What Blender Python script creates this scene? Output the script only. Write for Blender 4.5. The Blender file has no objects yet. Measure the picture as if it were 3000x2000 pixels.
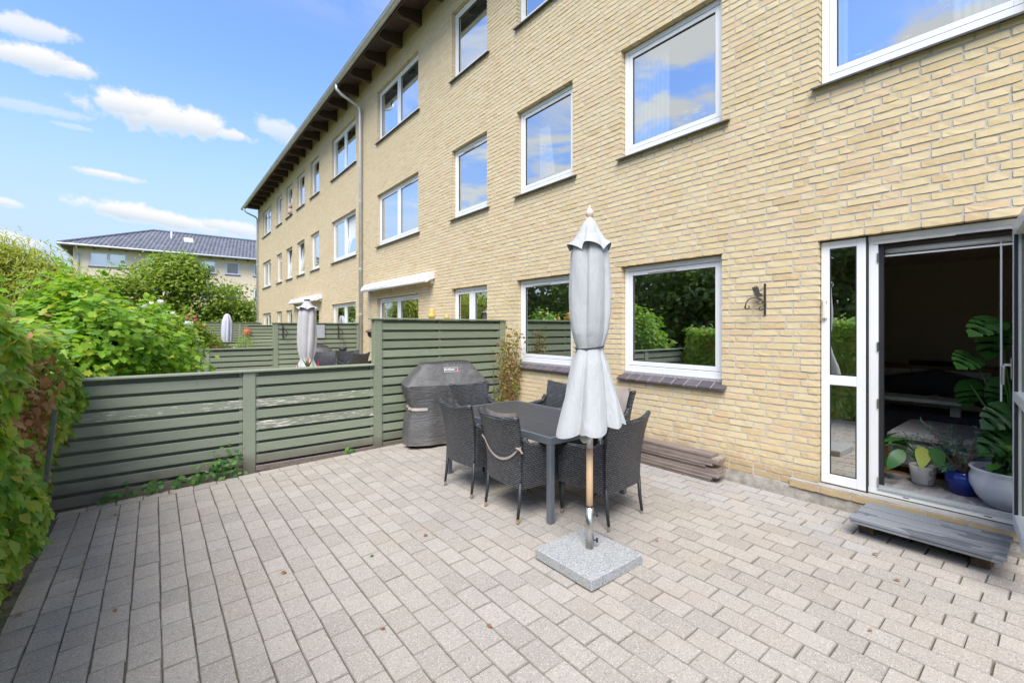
import bpy, math, random
import numpy as np
from mathutils import Vector, Matrix
random.seed(7); RNG = np.random.default_rng(7)
sc = bpy.context.scene; COL = sc.collection
pi = math.pi; rad = math.radians

# ------------------------------------------------------------------ camera
F = 1320.0; TH = math.atan(1047 / F); CT, ST = math.cos(TH), math.sin(TH)
W = 4.7126; EYE = 1.66                     # facade plane x = W, eye height
cd = bpy.data.cameras.new('camera'); cam = bpy.data.objects.new('camera', cd); COL.objects.link(cam)
cam.location = (0, 0, EYE); cam.rotation_euler = (pi / 2, 0, -TH)
cd.sensor_fit = 'HORIZONTAL'; cd.sensor_width = 36; cd.lens = F * 36 / 3000; cd.shift_y = -40 / 3000
cd.clip_start = 0.05; cd.clip_end = 3000
sc.camera = cam
def ray(u, v):
    X = (u - 1500) / F
    return Vector((ST + X * CT, CT - X * ST, (960 - v) / F))
def at_x(u, v, x): d = ray(u, v); k = x / d.x; return Vector((x, k * d.y, EYE + k * d.z))
def at_y(u, v, y): d = ray(u, v); k = y / d.y; return Vector((k * d.x, y, EYE + k * d.z))
def at_z(u, v, z): d = ray(u, v); k = (z - EYE) / d.z; return Vector((k * d.x, k * d.y, z))
def proj(x, y, z):
    X = x * CT - y * ST; Z = max(.05, x * ST + y * CT)
    return 1500 + F * X / Z, 960 - F * (z - EYE) / Z, Z
def gz(x): return 0.03 * (x - 2.4)         # the paving falls away from the house

# ------------------------------------------------------------------ world, sun, exposure
SUN_EL, SUN_AZ = 54.0, 229.0               # azimuth clockwise from +y: the light comes from behind the camera's left
wd = bpy.data.worlds.new('World'); sc.world = wd; wd.use_nodes = True
sc.view_settings.view_transform = 'Standard'; sc.view_settings.look = 'None'
sc.view_settings.gamma = 1.0; sc.view_settings.use_curve_mapping = False
sc.view_settings.exposure = 1.6
sc.cycles.use_denoising = True; sc.cycles.use_adaptive_sampling = True; sc.cycles.adaptive_threshold = .015
sc.cycles.max_bounces = 6; sc.cycles.diffuse_bounces = 4; sc.cycles.glossy_bounces = 3; sc.cycles.transmission_bounces = 4; sc.cycles.transparent_max_bounces = 8
sc.cycles.caustics_reflective = False; sc.cycles.caustics_refractive = False
sc.cycles.sample_clamp_indirect = 6

class NT:
    def __init__(s, tree): s.t = tree; s.n = tree.nodes; s.l = tree.links
    def node(s, typ, ins=None, **kw):
        n = s.n.new(typ)
        for k, v in kw.items(): setattr(n, k, v)
        for k, v in (ins or {}).items(): s.set(n.inputs[k], v)
        return n
    def set(s, sock, v):
        if isinstance(v, bpy.types.NodeSocket): s.l.new(v, sock)
        elif isinstance(v, bpy.types.Node): s.l.new(v.outputs[0], sock)
        else: sock.default_value = v
    def m(s, op, a, b=0.0, c=None, clamp=False):
        n = s.node('ShaderNodeMath', {0: a, 1: b}, operation=op); n.use_clamp = clamp
        if c is not None: s.set(n.inputs[2], c)
        return n.outputs[0]
    def mixc(s, f, a, b, blend='MIX'):
        n = s.node('ShaderNodeMix', data_type='RGBA', blend_type=blend)
        s.set(n.inputs[0], f); s.set(n.inputs[6], a); s.set(n.inputs[7], b); return n.outputs[2]
    def noise(s, vec, scale, detail=4, rough=.55, dist=0.0):
        return s.node('ShaderNodeTexNoise', {'Vector': vec, 'Scale': scale, 'Detail': detail, 'Roughness': rough, 'Distortion': dist}).outputs[0]
    def ramp(s, fac, stops, interp='LINEAR'):
        n = s.node('ShaderNodeValToRGB', {0: fac}); r = n.color_ramp; r.interpolation = interp
        while len(r.elements) < len(stops): r.elements.new(.5)
        for e, (p, c) in zip(r.elements, stops): e.position = p; e.color = c4(c)
        return n.outputs[0]
    def sstep(s, x, a, b):
        return s.node('ShaderNodeMapRange', {0: x, 1: a, 2: b, 3: 0.0, 4: 1.0}, interpolation_type='SMOOTHSTEP').outputs[0]
def c4(c): return (c, c, c, 1) if not hasattr(c, '__len__') else (tuple(c) + (1,) if len(c) == 3 else tuple(c))

def build_world():
    t = NT(wd.node_tree); t.n.clear()
    sky = t.node('ShaderNodeTexSky'); sky.sky_type = 'NISHITA'; sky.sun_disc = False
    sky.sun_elevation = rad(SUN_EL); sky.sun_rotation = rad(SUN_AZ)
    sky.altitude = 20; sky.air_density = 1.0; sky.dust_density = 0.6; sky.ozone_density = 2.2
    tc = t.node('ShaderNodeTexCoord'); d = tc.outputs['Generated']
    sep = t.node('ShaderNodeSeparateXYZ', {0: d}); dz = sep.outputs[2]
    # fair-weather clouds: single cumulus bodies with ragged edges, and thin cloud all over
    wob = t.noise(d, 11.0, 7, .64); wob2 = t.noise(d, 46.0, 5, .62)
    clouds = [(90, 85, 115, 40, .8, 1), (70, 160, 150, 48, 1, 1), (205, 200, 95, 32, 1, 1), (455, 335, 190, 60, 1, 1), (345, 300, 85, 50, 1, 1), (575, 362, 95, 50, 1, 1), (690, 398, 95, 26, .9, 1), (800, 372, 75, 46, .7, 1),
              (310, 512, 80, 17, .95, 1), (480, 640, 250, 34, 1, 1), (690, 668, 130, 28, .9, 1), (5, 590, 60, 17, .8, 1), (100, 318, 160, 22, .35, 1), (215, 372, 70, 12, .3, 1), (20, 700, 90, 25, .9, 1)]
    total = None; shade = None
    for (u, v, ru, rv, dens, sx) in clouds:
        c = ray(u, v); L = c.length; c = c.normalized()
        e = ray(u + 10, v + 2).normalized() - c; e.normalize()      # the cloud's long axis
        c.x *= sx; e.x *= sx; n = c.cross(e); n.normalize()
        if n.z < 0: n = -n
        k = F * L
        dot = lambda w_: t.node('ShaderNodeVectorMath', {0: d, 1: tuple(w_)}, operation='DOT_PRODUCT').outputs['Value']
        a = t.m('MULTIPLY', t.m('SUBTRACT', dot(e), e.dot(c)), k / ru)
        b = t.m('MULTIPLY', t.m('SUBTRACT', dot(n), n.dot(c)), k / rv)
        front = t.m('GREATER_THAN', dot(c), .3)
        r = t.m('SQRT', t.m('ADD', t.m('MULTIPLY', a, a), t.m('MULTIPLY', b, b)))
        x = t.m('SUBTRACT', 1.0, r)
        x = t.m('ADD', x, t.m('MULTIPLY', t.m('SUBTRACT', wob, .5), 2.3))
        x = t.m('ADD', x, t.m('MULTIPLY', t.m('SUBTRACT', wob2, .5), .9))
        mk = t.m('MULTIPLY', t.m('MULTIPLY', t.sstep(x, 0.08, .55), dens), front)
        total = mk if total is None else t.m('MAXIMUM', total, mk)
        s_ = t.m('MULTIPLY', mk, t.sstep(b, .35, -.75))
        shade = s_ if shade is None else t.m('MAXIMUM', shade, s_)
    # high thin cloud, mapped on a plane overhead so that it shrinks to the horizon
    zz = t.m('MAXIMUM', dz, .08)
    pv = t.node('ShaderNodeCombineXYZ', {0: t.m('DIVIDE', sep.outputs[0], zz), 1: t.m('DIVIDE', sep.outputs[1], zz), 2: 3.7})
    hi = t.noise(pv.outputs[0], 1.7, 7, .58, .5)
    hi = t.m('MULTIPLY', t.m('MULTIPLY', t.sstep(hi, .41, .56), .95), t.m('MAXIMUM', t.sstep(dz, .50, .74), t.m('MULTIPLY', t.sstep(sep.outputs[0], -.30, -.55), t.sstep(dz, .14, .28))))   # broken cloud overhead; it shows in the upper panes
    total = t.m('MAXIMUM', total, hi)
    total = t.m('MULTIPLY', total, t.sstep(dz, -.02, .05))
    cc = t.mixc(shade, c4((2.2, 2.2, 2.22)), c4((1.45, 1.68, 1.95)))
    blue = t.mixc(1.0, sky.outputs[0], c4((.57, .64, .82)), 'MULTIPLY')
    hz = t.mixc(t.m('MULTIPLY', t.sstep(dz, .46, .02), .95), blue, c4((1.28, 1.50, 1.80)))   # pale summer air low over the roofs
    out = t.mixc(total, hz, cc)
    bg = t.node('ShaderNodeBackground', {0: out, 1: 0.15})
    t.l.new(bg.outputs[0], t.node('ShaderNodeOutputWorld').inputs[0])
build_world()
wd.cycles.sampling_method = 'MANUAL'; wd.cycles.sample_map_resolution = 512
sl = bpy.data.lights.new('sun', 'SUN'); sun = bpy.data.objects.new('sun', sl); COL.objects.link(sun)
sl.energy = 1.95; sl.angle = rad(38); sl.color = (1.0, .965, .90)
sdir = Vector((math.sin(rad(SUN_AZ)) * math.cos(rad(SUN_EL)), math.cos(rad(SUN_AZ)) * math.cos(rad(SUN_EL)), math.sin(rad(SUN_EL))))
sun.rotation_euler = sdir.to_track_quat('Z', 'Y').to_euler(); sun.location = (-6, -6, 14)

# ------------------------------------------------------------------ materials
MATS = {}
def new_mat(name):
    m = bpy.data.materials.new(name); m.use_nodes = True; t = NT(m.node_tree); t.n.clear()
    out = t.node('ShaderNodeOutputMaterial'); MATS[name] = m
    return m, t, out
def pos(t, scale=None):
    g = t.node('ShaderNodeNewGeometry').outputs['Position']
    if scale: g = t.node('ShaderNodeMapping', {0: g, 'Scale': scale}).outputs[0]
    return g
def rnd(t):
    g = t.node('ShaderNodeNewGeometry').outputs['Random Per Island']; o = t.node('ShaderNodeObjectInfo').outputs['Random']
    return t.m('FRACT', t.m('ADD', g, o))
def bump(t, h, strength, dist):
    return t.node('ShaderNodeBump', {'Strength': strength, 'Distance': dist, 'Height': h}).outputs[0]
def surf(name, c1, c2=None, scale=8.0, rough=.6, bmp=.2, bscale=None, bdist=.004, stretch=None, metal=0.0, vary=0.0, spec=.5, coat=0.0, detail=5, rr=0.0, pid=True):
    """painted / plain surfaces: two colours by noise, fine relief, and a little change from piece to piece"""
    m, t, out = new_mat(name); p = pos(t, stretch)
    n = t.noise(p, scale, detail, .6)
    col = t.mixc(t.sstep(n, .3, .7), c4(c1), c4(c2 if c2 is not None else tuple(x * .85 for x in c1)))
    if vary:
        r = rnd(t); k = t.m('ADD', 1 - vary, t.m('MULTIPLY', r, 2 * vary))
        col = t.mixc(1.0, col, t.node('ShaderNodeCombineXYZ', {0: k, 1: k, 2: k}).outputs[0], 'MULTIPLY')
    b = t.node('ShaderNodeBsdfPrincipled', {'Base Color': col, 'Roughness': rough, 'Metallic': metal, 'Specular IOR Level': spec, 'Coat Weight': coat})
    if rr: t.set(b.inputs['Roughness'], t.m('ADD', rough - rr / 2, t.m('MULTIPLY', n, rr)))
    if bmp:
        h = t.noise(p, bscale or scale * 6, 4, .6); t.set(b.inputs['Normal'], bump(t, h, bmp, bdist))
    t.l.new(b.outputs[0], out.inputs[0]); return m

def mk_brick():
    m, t, out = new_mat('brick_yellow'); p = pos(t); r = rnd(t)
    base = t.ramp(r, [(0, (.63, .495, .285)), (.2, (.68, .56, .35)), (.45, (.63, .505, .295)), (.62, (.61, .465, .245)), (.74, (.66, .51, .305)), (.86, (.65, .47, .29)), (.94, (.57, .415, .215)), (1, (.68, .57, .375))])
    n = t.noise(p, 26, 5, .65); col = t.mixc(t.sstep(n, .35, .75), base, t.mixc(.5, base, c4((.72, .60, .38))))
    n2 = t.noise(p, 160, 3, .6); col = t.mixc(t.m('MULTIPLY', t.sstep(n2, .62, .74), .45), col, c4((.36, .25, .10)))
    z = t.node('ShaderNodeSeparateXYZ', {0: p}).outputs[2]
    stv = t.noise(pos(t, (1.0, 5.0, .45)), 1.6, 5, .62); col = t.mixc(t.m('MULTIPLY', t.sstep(stv, .52, .78), .32), col, c4((.45, .36, .20)))   # rain streaks
    # whiter light on the upper wall painted in as a paler tone; splash dirt on the lowest courses
    col = t.mixc(t.m('MULTIPLY', t.sstep(z, 1.8, 5.5), .22), col, c4((.66, .57, .39)))
    dn = t.m('ADD', z, t.m('MULTIPLY', t.m('SUBTRACT', t.noise(p, 5, 4, .6), .5), .5))
    col = t.mixc(t.m('MULTIPLY', t.sstep(dn, .48, .2), .6), col, c4((.30, .20, .10)))
    b = t.node('ShaderNodeBsdfPrincipled', {'Base Color': col, 'Roughness': .9, 'Specular IOR Level': .2})
    h = t.m('ADD', t.noise(p, 40, 5, .65), t.m('MULTIPLY', t.noise(p, 220, 3, .6), .35))
    t.set(b.inputs['Normal'], bump(t, h, .5, .004)); t.l.new(b.outputs[0], out.inputs[0])
mk_brick()
def mk_mortar():
    m, t, out = new_mat('mortar'); p = pos(t)
    n = t.noise(p, 120, 4, .7); n2 = t.noise(p, 3, 3)
    col = t.ramp(n, [(.3, (.40, .37, .325)), (.5, (.54, .505, .445)), (.7, (.62, .59, .53))])
    col = t.mixc(t.m('MULTIPLY', n2, .3), col, c4((.5, .45, .36)))
    b = t.node('ShaderNodeBsdfPrincipled', {'Base Color': col, 'Roughness': .95, 'Specular IOR Level': .1})
    t.set(b.inputs['Normal'], bump(t, t.noise(p, 150, 4, .7), .9, .006)); t.l.new(b.outputs[0], out.inputs[0])
mk_mortar()
def mk_paver(name, c_lo, c_hi, stain):
    m, t, out = new_mat(name); p = pos(t); r = rnd(t)
    col = t.mixc(r, c4(c_lo), c4(c_hi))
    big = t.noise(p, 1.6, 4, .6); col = t.mixc(t.m('MULTIPLY', t.sstep(big, .4, .75), .35), col, c4((.40, .335, .265)))
    v = t.node('ShaderNodeTexVoronoi', {'Vector': p, 'Scale': 135.0}); rv = t.node('ShaderNodeSeparateColor', {0: v.outputs['Color']}).outputs[0]
    spot = t.m('LESS_THAN', v.outputs['Distance'], .40)
    col = t.mixc(t.m('MULTIPLY', spot, t.m('MULTIPLY', t.m('GREATER_THAN', rv, .90), .75)), col, c4((.10, .085, .075)))
    col = t.mixc(t.m('MULTIPLY', t.m('MULTIPLY', spot, t.m('LESS_THAN', rv, .28)), .55), col, c4((.66, .63, .60)))
    n = t.noise(p, 240, 3, .7); col = t.mixc(t.m('MULTIPLY', t.sstep(n, .5, .75), .35), col, c4((.24, .21, .185)))
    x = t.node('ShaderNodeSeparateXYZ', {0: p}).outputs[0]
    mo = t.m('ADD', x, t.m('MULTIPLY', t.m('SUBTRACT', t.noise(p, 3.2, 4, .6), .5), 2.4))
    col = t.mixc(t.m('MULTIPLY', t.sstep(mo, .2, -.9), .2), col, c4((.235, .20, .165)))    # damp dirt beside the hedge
    if stain: col = t.mixc(t.m('MULTIPLY', t.sstep(t.noise(p, .9, 3), .58, .72), .3), col, c4((.36, .29, .21)))
    b = t.node('ShaderNodeBsdfPrincipled', {'Base Color': col, 'Roughness': .88, 'Specular IOR Level': .25})
    h = t.m('ADD', t.noise(p, 180, 4, .7), t.m('MULTIPLY', v.outputs['Distance'], .4))
    t.set(b.inputs['Normal'], bump(t, h, .55, .0035)); t.l.new(b.outputs[0], out.inputs[0])
mk_paver('paver_concrete', (.308, .280, .250), (.375, .343, .308), True)
mk_paver('paver_grey', (.31, .298, .285), (.365, .352, .338), False)
def mk_granite():
    m, t, out = new_mat('granite'); p = pos(t)
    v = t.node('ShaderNodeTexVoronoi', {'Vector': p, 'Scale': 170.0}); g = t.node('ShaderNodeSeparateColor', {0: v.outputs['Color']}).outputs[0]
    col = t.ramp(g, [(0, (.12, .125, .13)), (.22, (.26, .27, .275)), (.5, (.35, .36, .365)), (.8, (.42, .425, .425)), (1, (.52, .52, .51))])
    col = t.mixc(t.m('MULTIPLY', t.noise(p, 6, 4), .4), col, c4((.31, .32, .32)))
    b = t.node('ShaderNodeBsdfPrincipled', {'Base Color': col, 'Roughness': .6})
    t.set(b.inputs['Normal'], bump(t, t.noise(p, 120, 4), .35, .003)); t.l.new(b.outputs[0], out.inputs[0])
mk_granite()
def mk_paint(name, peel):
    m, t, out = new_mat(name); p = pos(t); r = rnd(t)
    ps = pos(t, (1.0, 14.0, 14.0)); gr = t.noise(ps, 3.2, 6, .62)
    col = t.mixc(gr, c4((.185, .212, .138)), c4((.30, .332, .23)))
    k = t.m('ADD', .86, t.m('MULTIPLY', r, .28)); col = t.mixc(1.0, col, t.node('ShaderNodeCombineXYZ', {0: k, 1: k, 2: k}).outputs[0], 'MULTIPLY')
    x = t.node('ShaderNodeSeparateXYZ', {0: p})
    col = t.mixc(t.m('MULTIPLY', t.sstep(x.outputs[0], 3.2, .2), .55), col, c4((.215, .24, .192)))   # the boards by the hedge are bleached greyer
    kn = t.node('ShaderNodeTexVoronoi', {'Vector': pos(t, (1.0, 2.0, 3.0)), 'Scale': 5.5}).outputs['Distance']
    col = t.mixc(t.m('MULTIPLY', t.sstep(kn, .09, .03), .6), col, c4((.05, .06, .04)))
    zz = t.m('ADD', x.outputs[2], t.m('MULTIPLY', t.m('SUBTRACT', t.noise(p, 9, 4), .5), .22))
    col = t.mixc(t.m('MULTIPLY', t.sstep(zz, .22, .02), .75), col, c4((.15, .125, .095)))               # soil splashed on the lowest boards
    fl = t.noise(pos(t, (3.0, 20.0, 34.0)), 2.6, 5, .7); area = t.noise(p, 1.7, 3)
    th = t.m('SUBTRACT', .80 - peel, t.m('MULTIPLY', area, .22 if peel > .05 else .10))
    pk = t.m('GREATER_THAN', fl, th)
    col = t.mixc(pk, col, c4((.66, .60, .54)))
    b = t.node('ShaderNodeBsdfPrincipled', {'Base Color': col, 'Roughness': .62, 'Specular IOR Level': .35})
    h = t.m('SUBTRACT', gr, t.m('MULTIPLY', pk, .5)); t.set(b.inputs['Normal'], bump(t, h, .35, .003)); t.l.new(b.outputs[0], out.inputs[0])
mk_paint('fence_paint', 0.0); mk_paint('fence_paint_worn', .045); mk_paint('fence_paint_peeling', .12)
def mk_glass():
    m, t, out = new_mat('window_glass')
    fr = t.node('ShaderNodeFresnel', {'IOR': 2.6}).outputs[0]; fr = t.m('MULTIPLY', fr, 3.0, clamp=True); fr = t.m('MINIMUM', fr, .92); fr = t.m('MULTIPLY', fr, t.m('SUBTRACT', 1.0, t.node('ShaderNodeNewGeometry').outputs['Backfacing']))   # one reflection per pane
    g = t.node('ShaderNodeBsdfGlossy', {'Color': c4((.93, .97, .95)), 'Roughness': 0.0}); tr = t.node('ShaderNodeBsdfTransparent', {'Color': c4((.92, .95, .93))})
    mx = t.node('ShaderNodeMixShader', {0: fr, 1: tr.outputs[0], 2: g.outputs[0]}); t.l.new(mx.outputs[0], out.inputs[0])
mk_glass()
def mk_leaf(name, cols, trans=.45, rough=.45):
    m, t, out = new_mat(name); r = rnd(t)
    col = t.ramp(r, [(i / (len(cols) - 1), c) for i, c in enumerate(cols)])
    n = t.noise(pos(t), 30, 3); col = t.mixc(t.m('MULTIPLY', n, .35), col, t.mixc(1.0, col, c4((.6, .75, .5)), 'MULTIPLY'))
    b = t.node('ShaderNodeBsdfPrincipled', {'Base Color': col, 'Roughness': rough, 'Specular IOR Level': .35})
    tl = t.node('ShaderNodeBsdfTranslucent', {0: t.mixc(1.0, col, c4((1.15, 1.3, .6)), 'MULTIPLY')})
    mx = t.node('ShaderNodeMixShader', {0: trans, 1: b.outputs[0], 2: tl.outputs[0]}); t.l.new(mx.outputs[0], out.inputs[0])
mk_leaf('hedge_leaf', [(.20, .38, .08), (.30, .49, .09), (.15, .30, .08), (.36, .54, .09), (.22, .42, .10), (.50, .56, .09), (.17, .34, .08), (.60, .56, .10), (.29, .48, .10), (.48, .44, .12)], .48)
mk_leaf('dead_leaf', [(.33, .15, .07), (.42, .22, .11), (.28, .13, .07), (.48, .29, .16)], .2, .7)
mk_leaf('shrub_leaf', [(.20, .38, .035), (.27, .45, .04), (.16, .32, .045), (.36, .50, .04), (.24, .41, .04), (.21, .38, .06), (.52, .52, .05)])
mk_leaf('willow_leaf', [(.42, .45, .09), (.52, .51, .10), (.34, .39, .09), (.58, .55, .14), (.46, .47, .12)])
mk_leaf('tree_leaf', [(.19, .29, .045), (.28, .37, .05), (.13, .22, .04), (.38, .43, .065), (.25, .33, .05), (.42, .44, .09)])
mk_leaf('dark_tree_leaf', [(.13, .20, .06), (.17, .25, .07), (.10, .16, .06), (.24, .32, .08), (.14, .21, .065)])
mk_leaf('rose_leaf', [(.10, .16, .04), (.15, .2, .05), (.20, .17, .06), (.09, .15, .04)])
mk_leaf('climber_leaf', [(.26, .28, .06), (.38, .18, .09), (.20, .26, .05), (.36, .32, .08), (.42, .16, .09), (.30, .30, .06)])
mk_leaf('ivy_leaf', [(.07, .20, .04), (.10, .26, .045), (.06, .16, .05), (.16, .3, .05)])
mk_leaf('house_plant_leaf', [(.035, .12, .03), (.05, .17, .035), (.03, .10, .03), (.08, .22, .04)], .25, .3)
mk_leaf('conifer_needle', [(.06, .12, .12), (.09, .16, .15), (.05, .10, .10)], .1, .6)
mk_leaf('white_petal', [(.8, .8, .78), (.86, .84, .82)], .35, .6)
mk_leaf('pink_petal', [(.72, .10, .25), (.8, .2, .36), (.62, .08, .2)], .35, .6)
surf('bark', (.16, .11, .075), (.24, .18, .13), 20, .9, .6)
surf('twig', (.16, .10, .065), (.22, .13, .09), 30, .85, .3)
surf('soil', (.085, .06, .042), (.15, .11, .08), 30, .95, .9, 90, .01)
surf('grass_ground', (.09, .13, .04), (.14, .16, .06), 3, .95, .8, 60, .02)
surf('paver_edge', (.22, .20, .172), (.31, .285, .25), 40, .95, .4, 160)
surf('joint_sand', (.09, .08, .05), (.17, .15, .115), 30, .95, .6, 120)
surf('terrace_concrete', (.42, .40, .37), (.5, .47, .43), 6, .9, .4, 60)
surf('plinth_concrete', (.25, .225, .19), (.40, .37, .33), 14, .92, .9, 60, .008, detail=7)
surf('render_grey', (.34, .32, .30), (.44, .42, .40), 10, .9, .4, 90)
surf('white_pvc', (.80, .81, .82), (.77, .78, .79), 5, .32, .03, 60, .001)
surf('vent_plastic', (.76, .73, .66), None, 5, .4, 0)
surf('black_gasket_and_shade', (.02, .021, .024), None, 5, .5, 0)  # real gaskets, and the shade painted into gaps and grooves
surf('slate_tile', (.075, .062, .072), (.105, .088, .098), 12, .42, .12, 80, .002, vary=.15)
surf('sill_slate', (.06, .055, .052), (.10, .09, .085), 18, .6, .25, 80)
surf('lead_flashing', (.42, .42, .44), (.27, .26, .27), 9, .5, .2, 40, stretch=(1, 6, 1))
surf('zinc', (.58, .60, .60), (.50, .52, .53), 5, .42, .08, 30, .003, metal=.45, rr=.2)
surf('soffit_wood', (.055, .038, .03), (.085, .058, .045), 6, .75, .4, 40, stretch=(6, 1, 6))
surf('roof_felt', (.06, .06, .065), None, 6, .9, .3)
surf('roof_tile_blue', (.11, .116, .138), (.145, .15, .172), 1.5, .35, .1, 20, .006, vary=.18)
surf('cream_wall', (.84, .69, .50), (.80, .65, .46), .9, .92, .3, 20, vary=.05)
surf('room_white', (.62, .61, .59), (.58, .57, .55), 1, .9, 0)
surf('room_dark', (.62, .53, .46), (.65, .56, .49), 1, .9, 0)
surf('oak_floor', (.36, .19, .08), (.45, .25, .11), 4, .45, .1, 30, stretch=(1, 7, 7))
surf('rug', (.30, .28, .30), (.46, .44, .45), 9, .95, .9, 160, .006, stretch=(.5, 3, 3), detail=7)
surf('sofa_grey', (.20, .205, .225), (.32, .325, .345), 60, .95, .6, 300, .003)
surf('sofa_dark', (.04, .04, .052), (.06, .06, .075), 40, .95, .5, 200)
surf('cabinet_white', (.66, .65, .62), None, 2, .5, 0)
surf('cabinet_wood', (.22, .14, .085), (.30, .19, .115), 5, .5, .1, 30, stretch=(1, 1, 9))
surf('table_mint', (.62, .70, .65), None, 3, .4, 0)
surf('curtain', (.78, .78, .76), (.70, .71, .72), 6, .9, .2, 60)
surf('blind', (.72, .75, .76), (.68, .72, .74), 6, .7, .05)
surf('ceramic_white', (.60, .63, .68), (.55, .58, .63), 3, .18, .02, 20)
surf('ceramic_pattern', (.70, .70, .71), (.62, .62, .64), 30, .6, .3, 60)
surf('relief_brown', (.42, .34, .30), None, 20, .8, .2)
surf('glaze_blue', (.008, .024, .20), (.015, .05, .32), 7, .15, .03, 20)
surf('slat_charcoal', (.035, .036, .040), (.05, .051, .056), 30, .5, .15, 120, .001, stretch=(12, 1, 12), vary=.1)
surf('frame_aluminium', (.16, .185, .215), (.20, .225, .255), 5, .38, .05, 60, .001, metal=.55)
surf('chair_leg_black', (.022, .024, .026), (.032, .034, .036), 90, .45, .3, 200)
surf('leg_cap_steel', (.52, .50, .46), (.40, .37, .33), 40, .35, .1, metal=.8)
surf('leg_cap_brass', (.60, .43, .24), (.48, .33, .18), 40, .35, .1, metal=.7)
surf('cushion_taupe', (.27, .225, .205), (.33, .28, .255), 9, .9, .4, 120, .003)
surf('canopy_inside', (.54, .53, .51), (.44, .43, .42), 8, .85, .3, 200, .002)
surf('canopy_grey', (.46, .445, .45), (.41, .40, .405), 4, .85, .25, 200, .002)
surf('canopy_lilac', (.52, .53, .60), (.47, .48, .54), 4, .85, .2, 200)
surf('pole_wood', (.62, .40, .22), (.70, .48, .28), 6, .5, .1, 60, .001, stretch=(12, 12, 1))
surf('finial_wood', (.66, .52, .44), (.72, .58, .5), 12, .5, .05)
surf('steel', (.60, .585, .56), (.52, .50, .48), 30, .28, .05, metal=1.0, stretch=(8, 8, 1))
surf('black_rubber', (.015, .015, .016), None, 5, .6, 0)
surf('cord_grey', (.035, .04, .05), None, 20, .7, .2)
surf('board_weathered', (.20, .155, .135), (.30, .245, .215), 5, .8, .5, 30, .004, stretch=(9, 1, 9), vary=.22)
surf('block_wood', (.055, .036, .022), (.14, .085, .045), 18, .9, .8, 50, .006)
surf('iron', (.04, .034, .03), (.06, .05, .042), 40, .6, .3, metal=.4)
surf('wicker_far', (.03, .032, .036), (.05, .052, .056), 80, .5, .5, 160)
surf('awning_white', (.78, .78, .78), None, 3, .35, 0)
surf('terracotta', (.50, .15, .07), (.58, .2, .1), 10, .8, .2)
surf('amber', (.72, .38, .06), (.78, .48, .14), 9, .5, .1)
surf('notice_plate', (.42, .44, .45), None, 9, .5, 0)
surf('pale_line', (.62, .63, .64), None, 9, .6, 0)
surf('basket_brown', (.12, .07, .05), (.2, .12, .09), 40, .9, .6)
surf('pot_black', (.02, .02, .022), None, 10, .5, .1)
surf('toy_plush', (.50, .33, .26), (.6, .44, .36), 20, .95, .5)
surf('logo_white', (.78, .78, .78), None, 5, .6, 0)
surf('logo_red', (.62, .03, .06), None, 5, .6, 0)
surf('strap_beige', (.40, .345, .30), (.5, .44, .39), 12, .9, .4, 150)
surf('stake_green', (.06, .085, .07), (.10, .12, .1), 20, .8, .3)
surf('bunting_white', (.75, .75, .75), None, 5, .8, 0)
def mk_wicker():
    m, t, out = new_mat('wicker'); uv = t.node('ShaderNodeTexCoord').outputs['UV']
    bt = t.node('ShaderNodeTexBrick', {'Vector': uv, 'Scale': 1.0, 'Mortar Size': .0042, 'Mortar Smooth': .4, 'Brick Width': .034, 'Row Height': .0165, 'Color1': c4((.065, .069, .078)), 'Color2': c4((.135, .14, .152)), 'Mortar': c4((.006, .006, .007))})
    bt.offset = .5
    b = t.node('ShaderNodeBsdfPrincipled', {'Base Color': bt.outputs[0], 'Roughness': .38, 'Specular IOR Level': .5})
    h = t.m('SUBTRACT', 1.0, bt.outputs[1]); t.set(b.inputs['Normal'], bump(t, h, 1.0, .006)); t.l.new(b.outputs[0], out.inputs[0])
mk_wicker()
def mk_canvas():
    m, t, out = new_mat('canopy_canvas'); p = pos(t)
    n = t.noise(pos(t, (5, 5, 1)), 1.6, 5, .6); col = t.mixc(t.sstep(n, .35, .7), c4((.45, .46, .468)), c4((.41, .42, .428)))
    z = t.node('ShaderNodeSeparateXYZ', {0: p}).outputs[2]; col = t.mixc(t.m('MULTIPLY', t.sstep(t.noise(p, 5, 5, .65), .55, .75), .10), col, c4((.40, .39, .37)))
    b = t.node('ShaderNodeBsdfPrincipled', {'Base Color': col, 'Roughness': .92, 'Specular IOR Level': .15, 'Sheen Weight': .2})
    cr = t.noise(pos(t, (9, 9, 1.6)), 2.2, 5, .55, 1.2); h = t.m('ADD', cr, t.m('MULTIPLY', t.noise(p, 420, 2), .03))
    t.set(b.inputs['Normal'], bump(t, h, .32, .035)); t.l.new(b.outputs[0], out.inputs[0])
mk_canvas()
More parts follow.
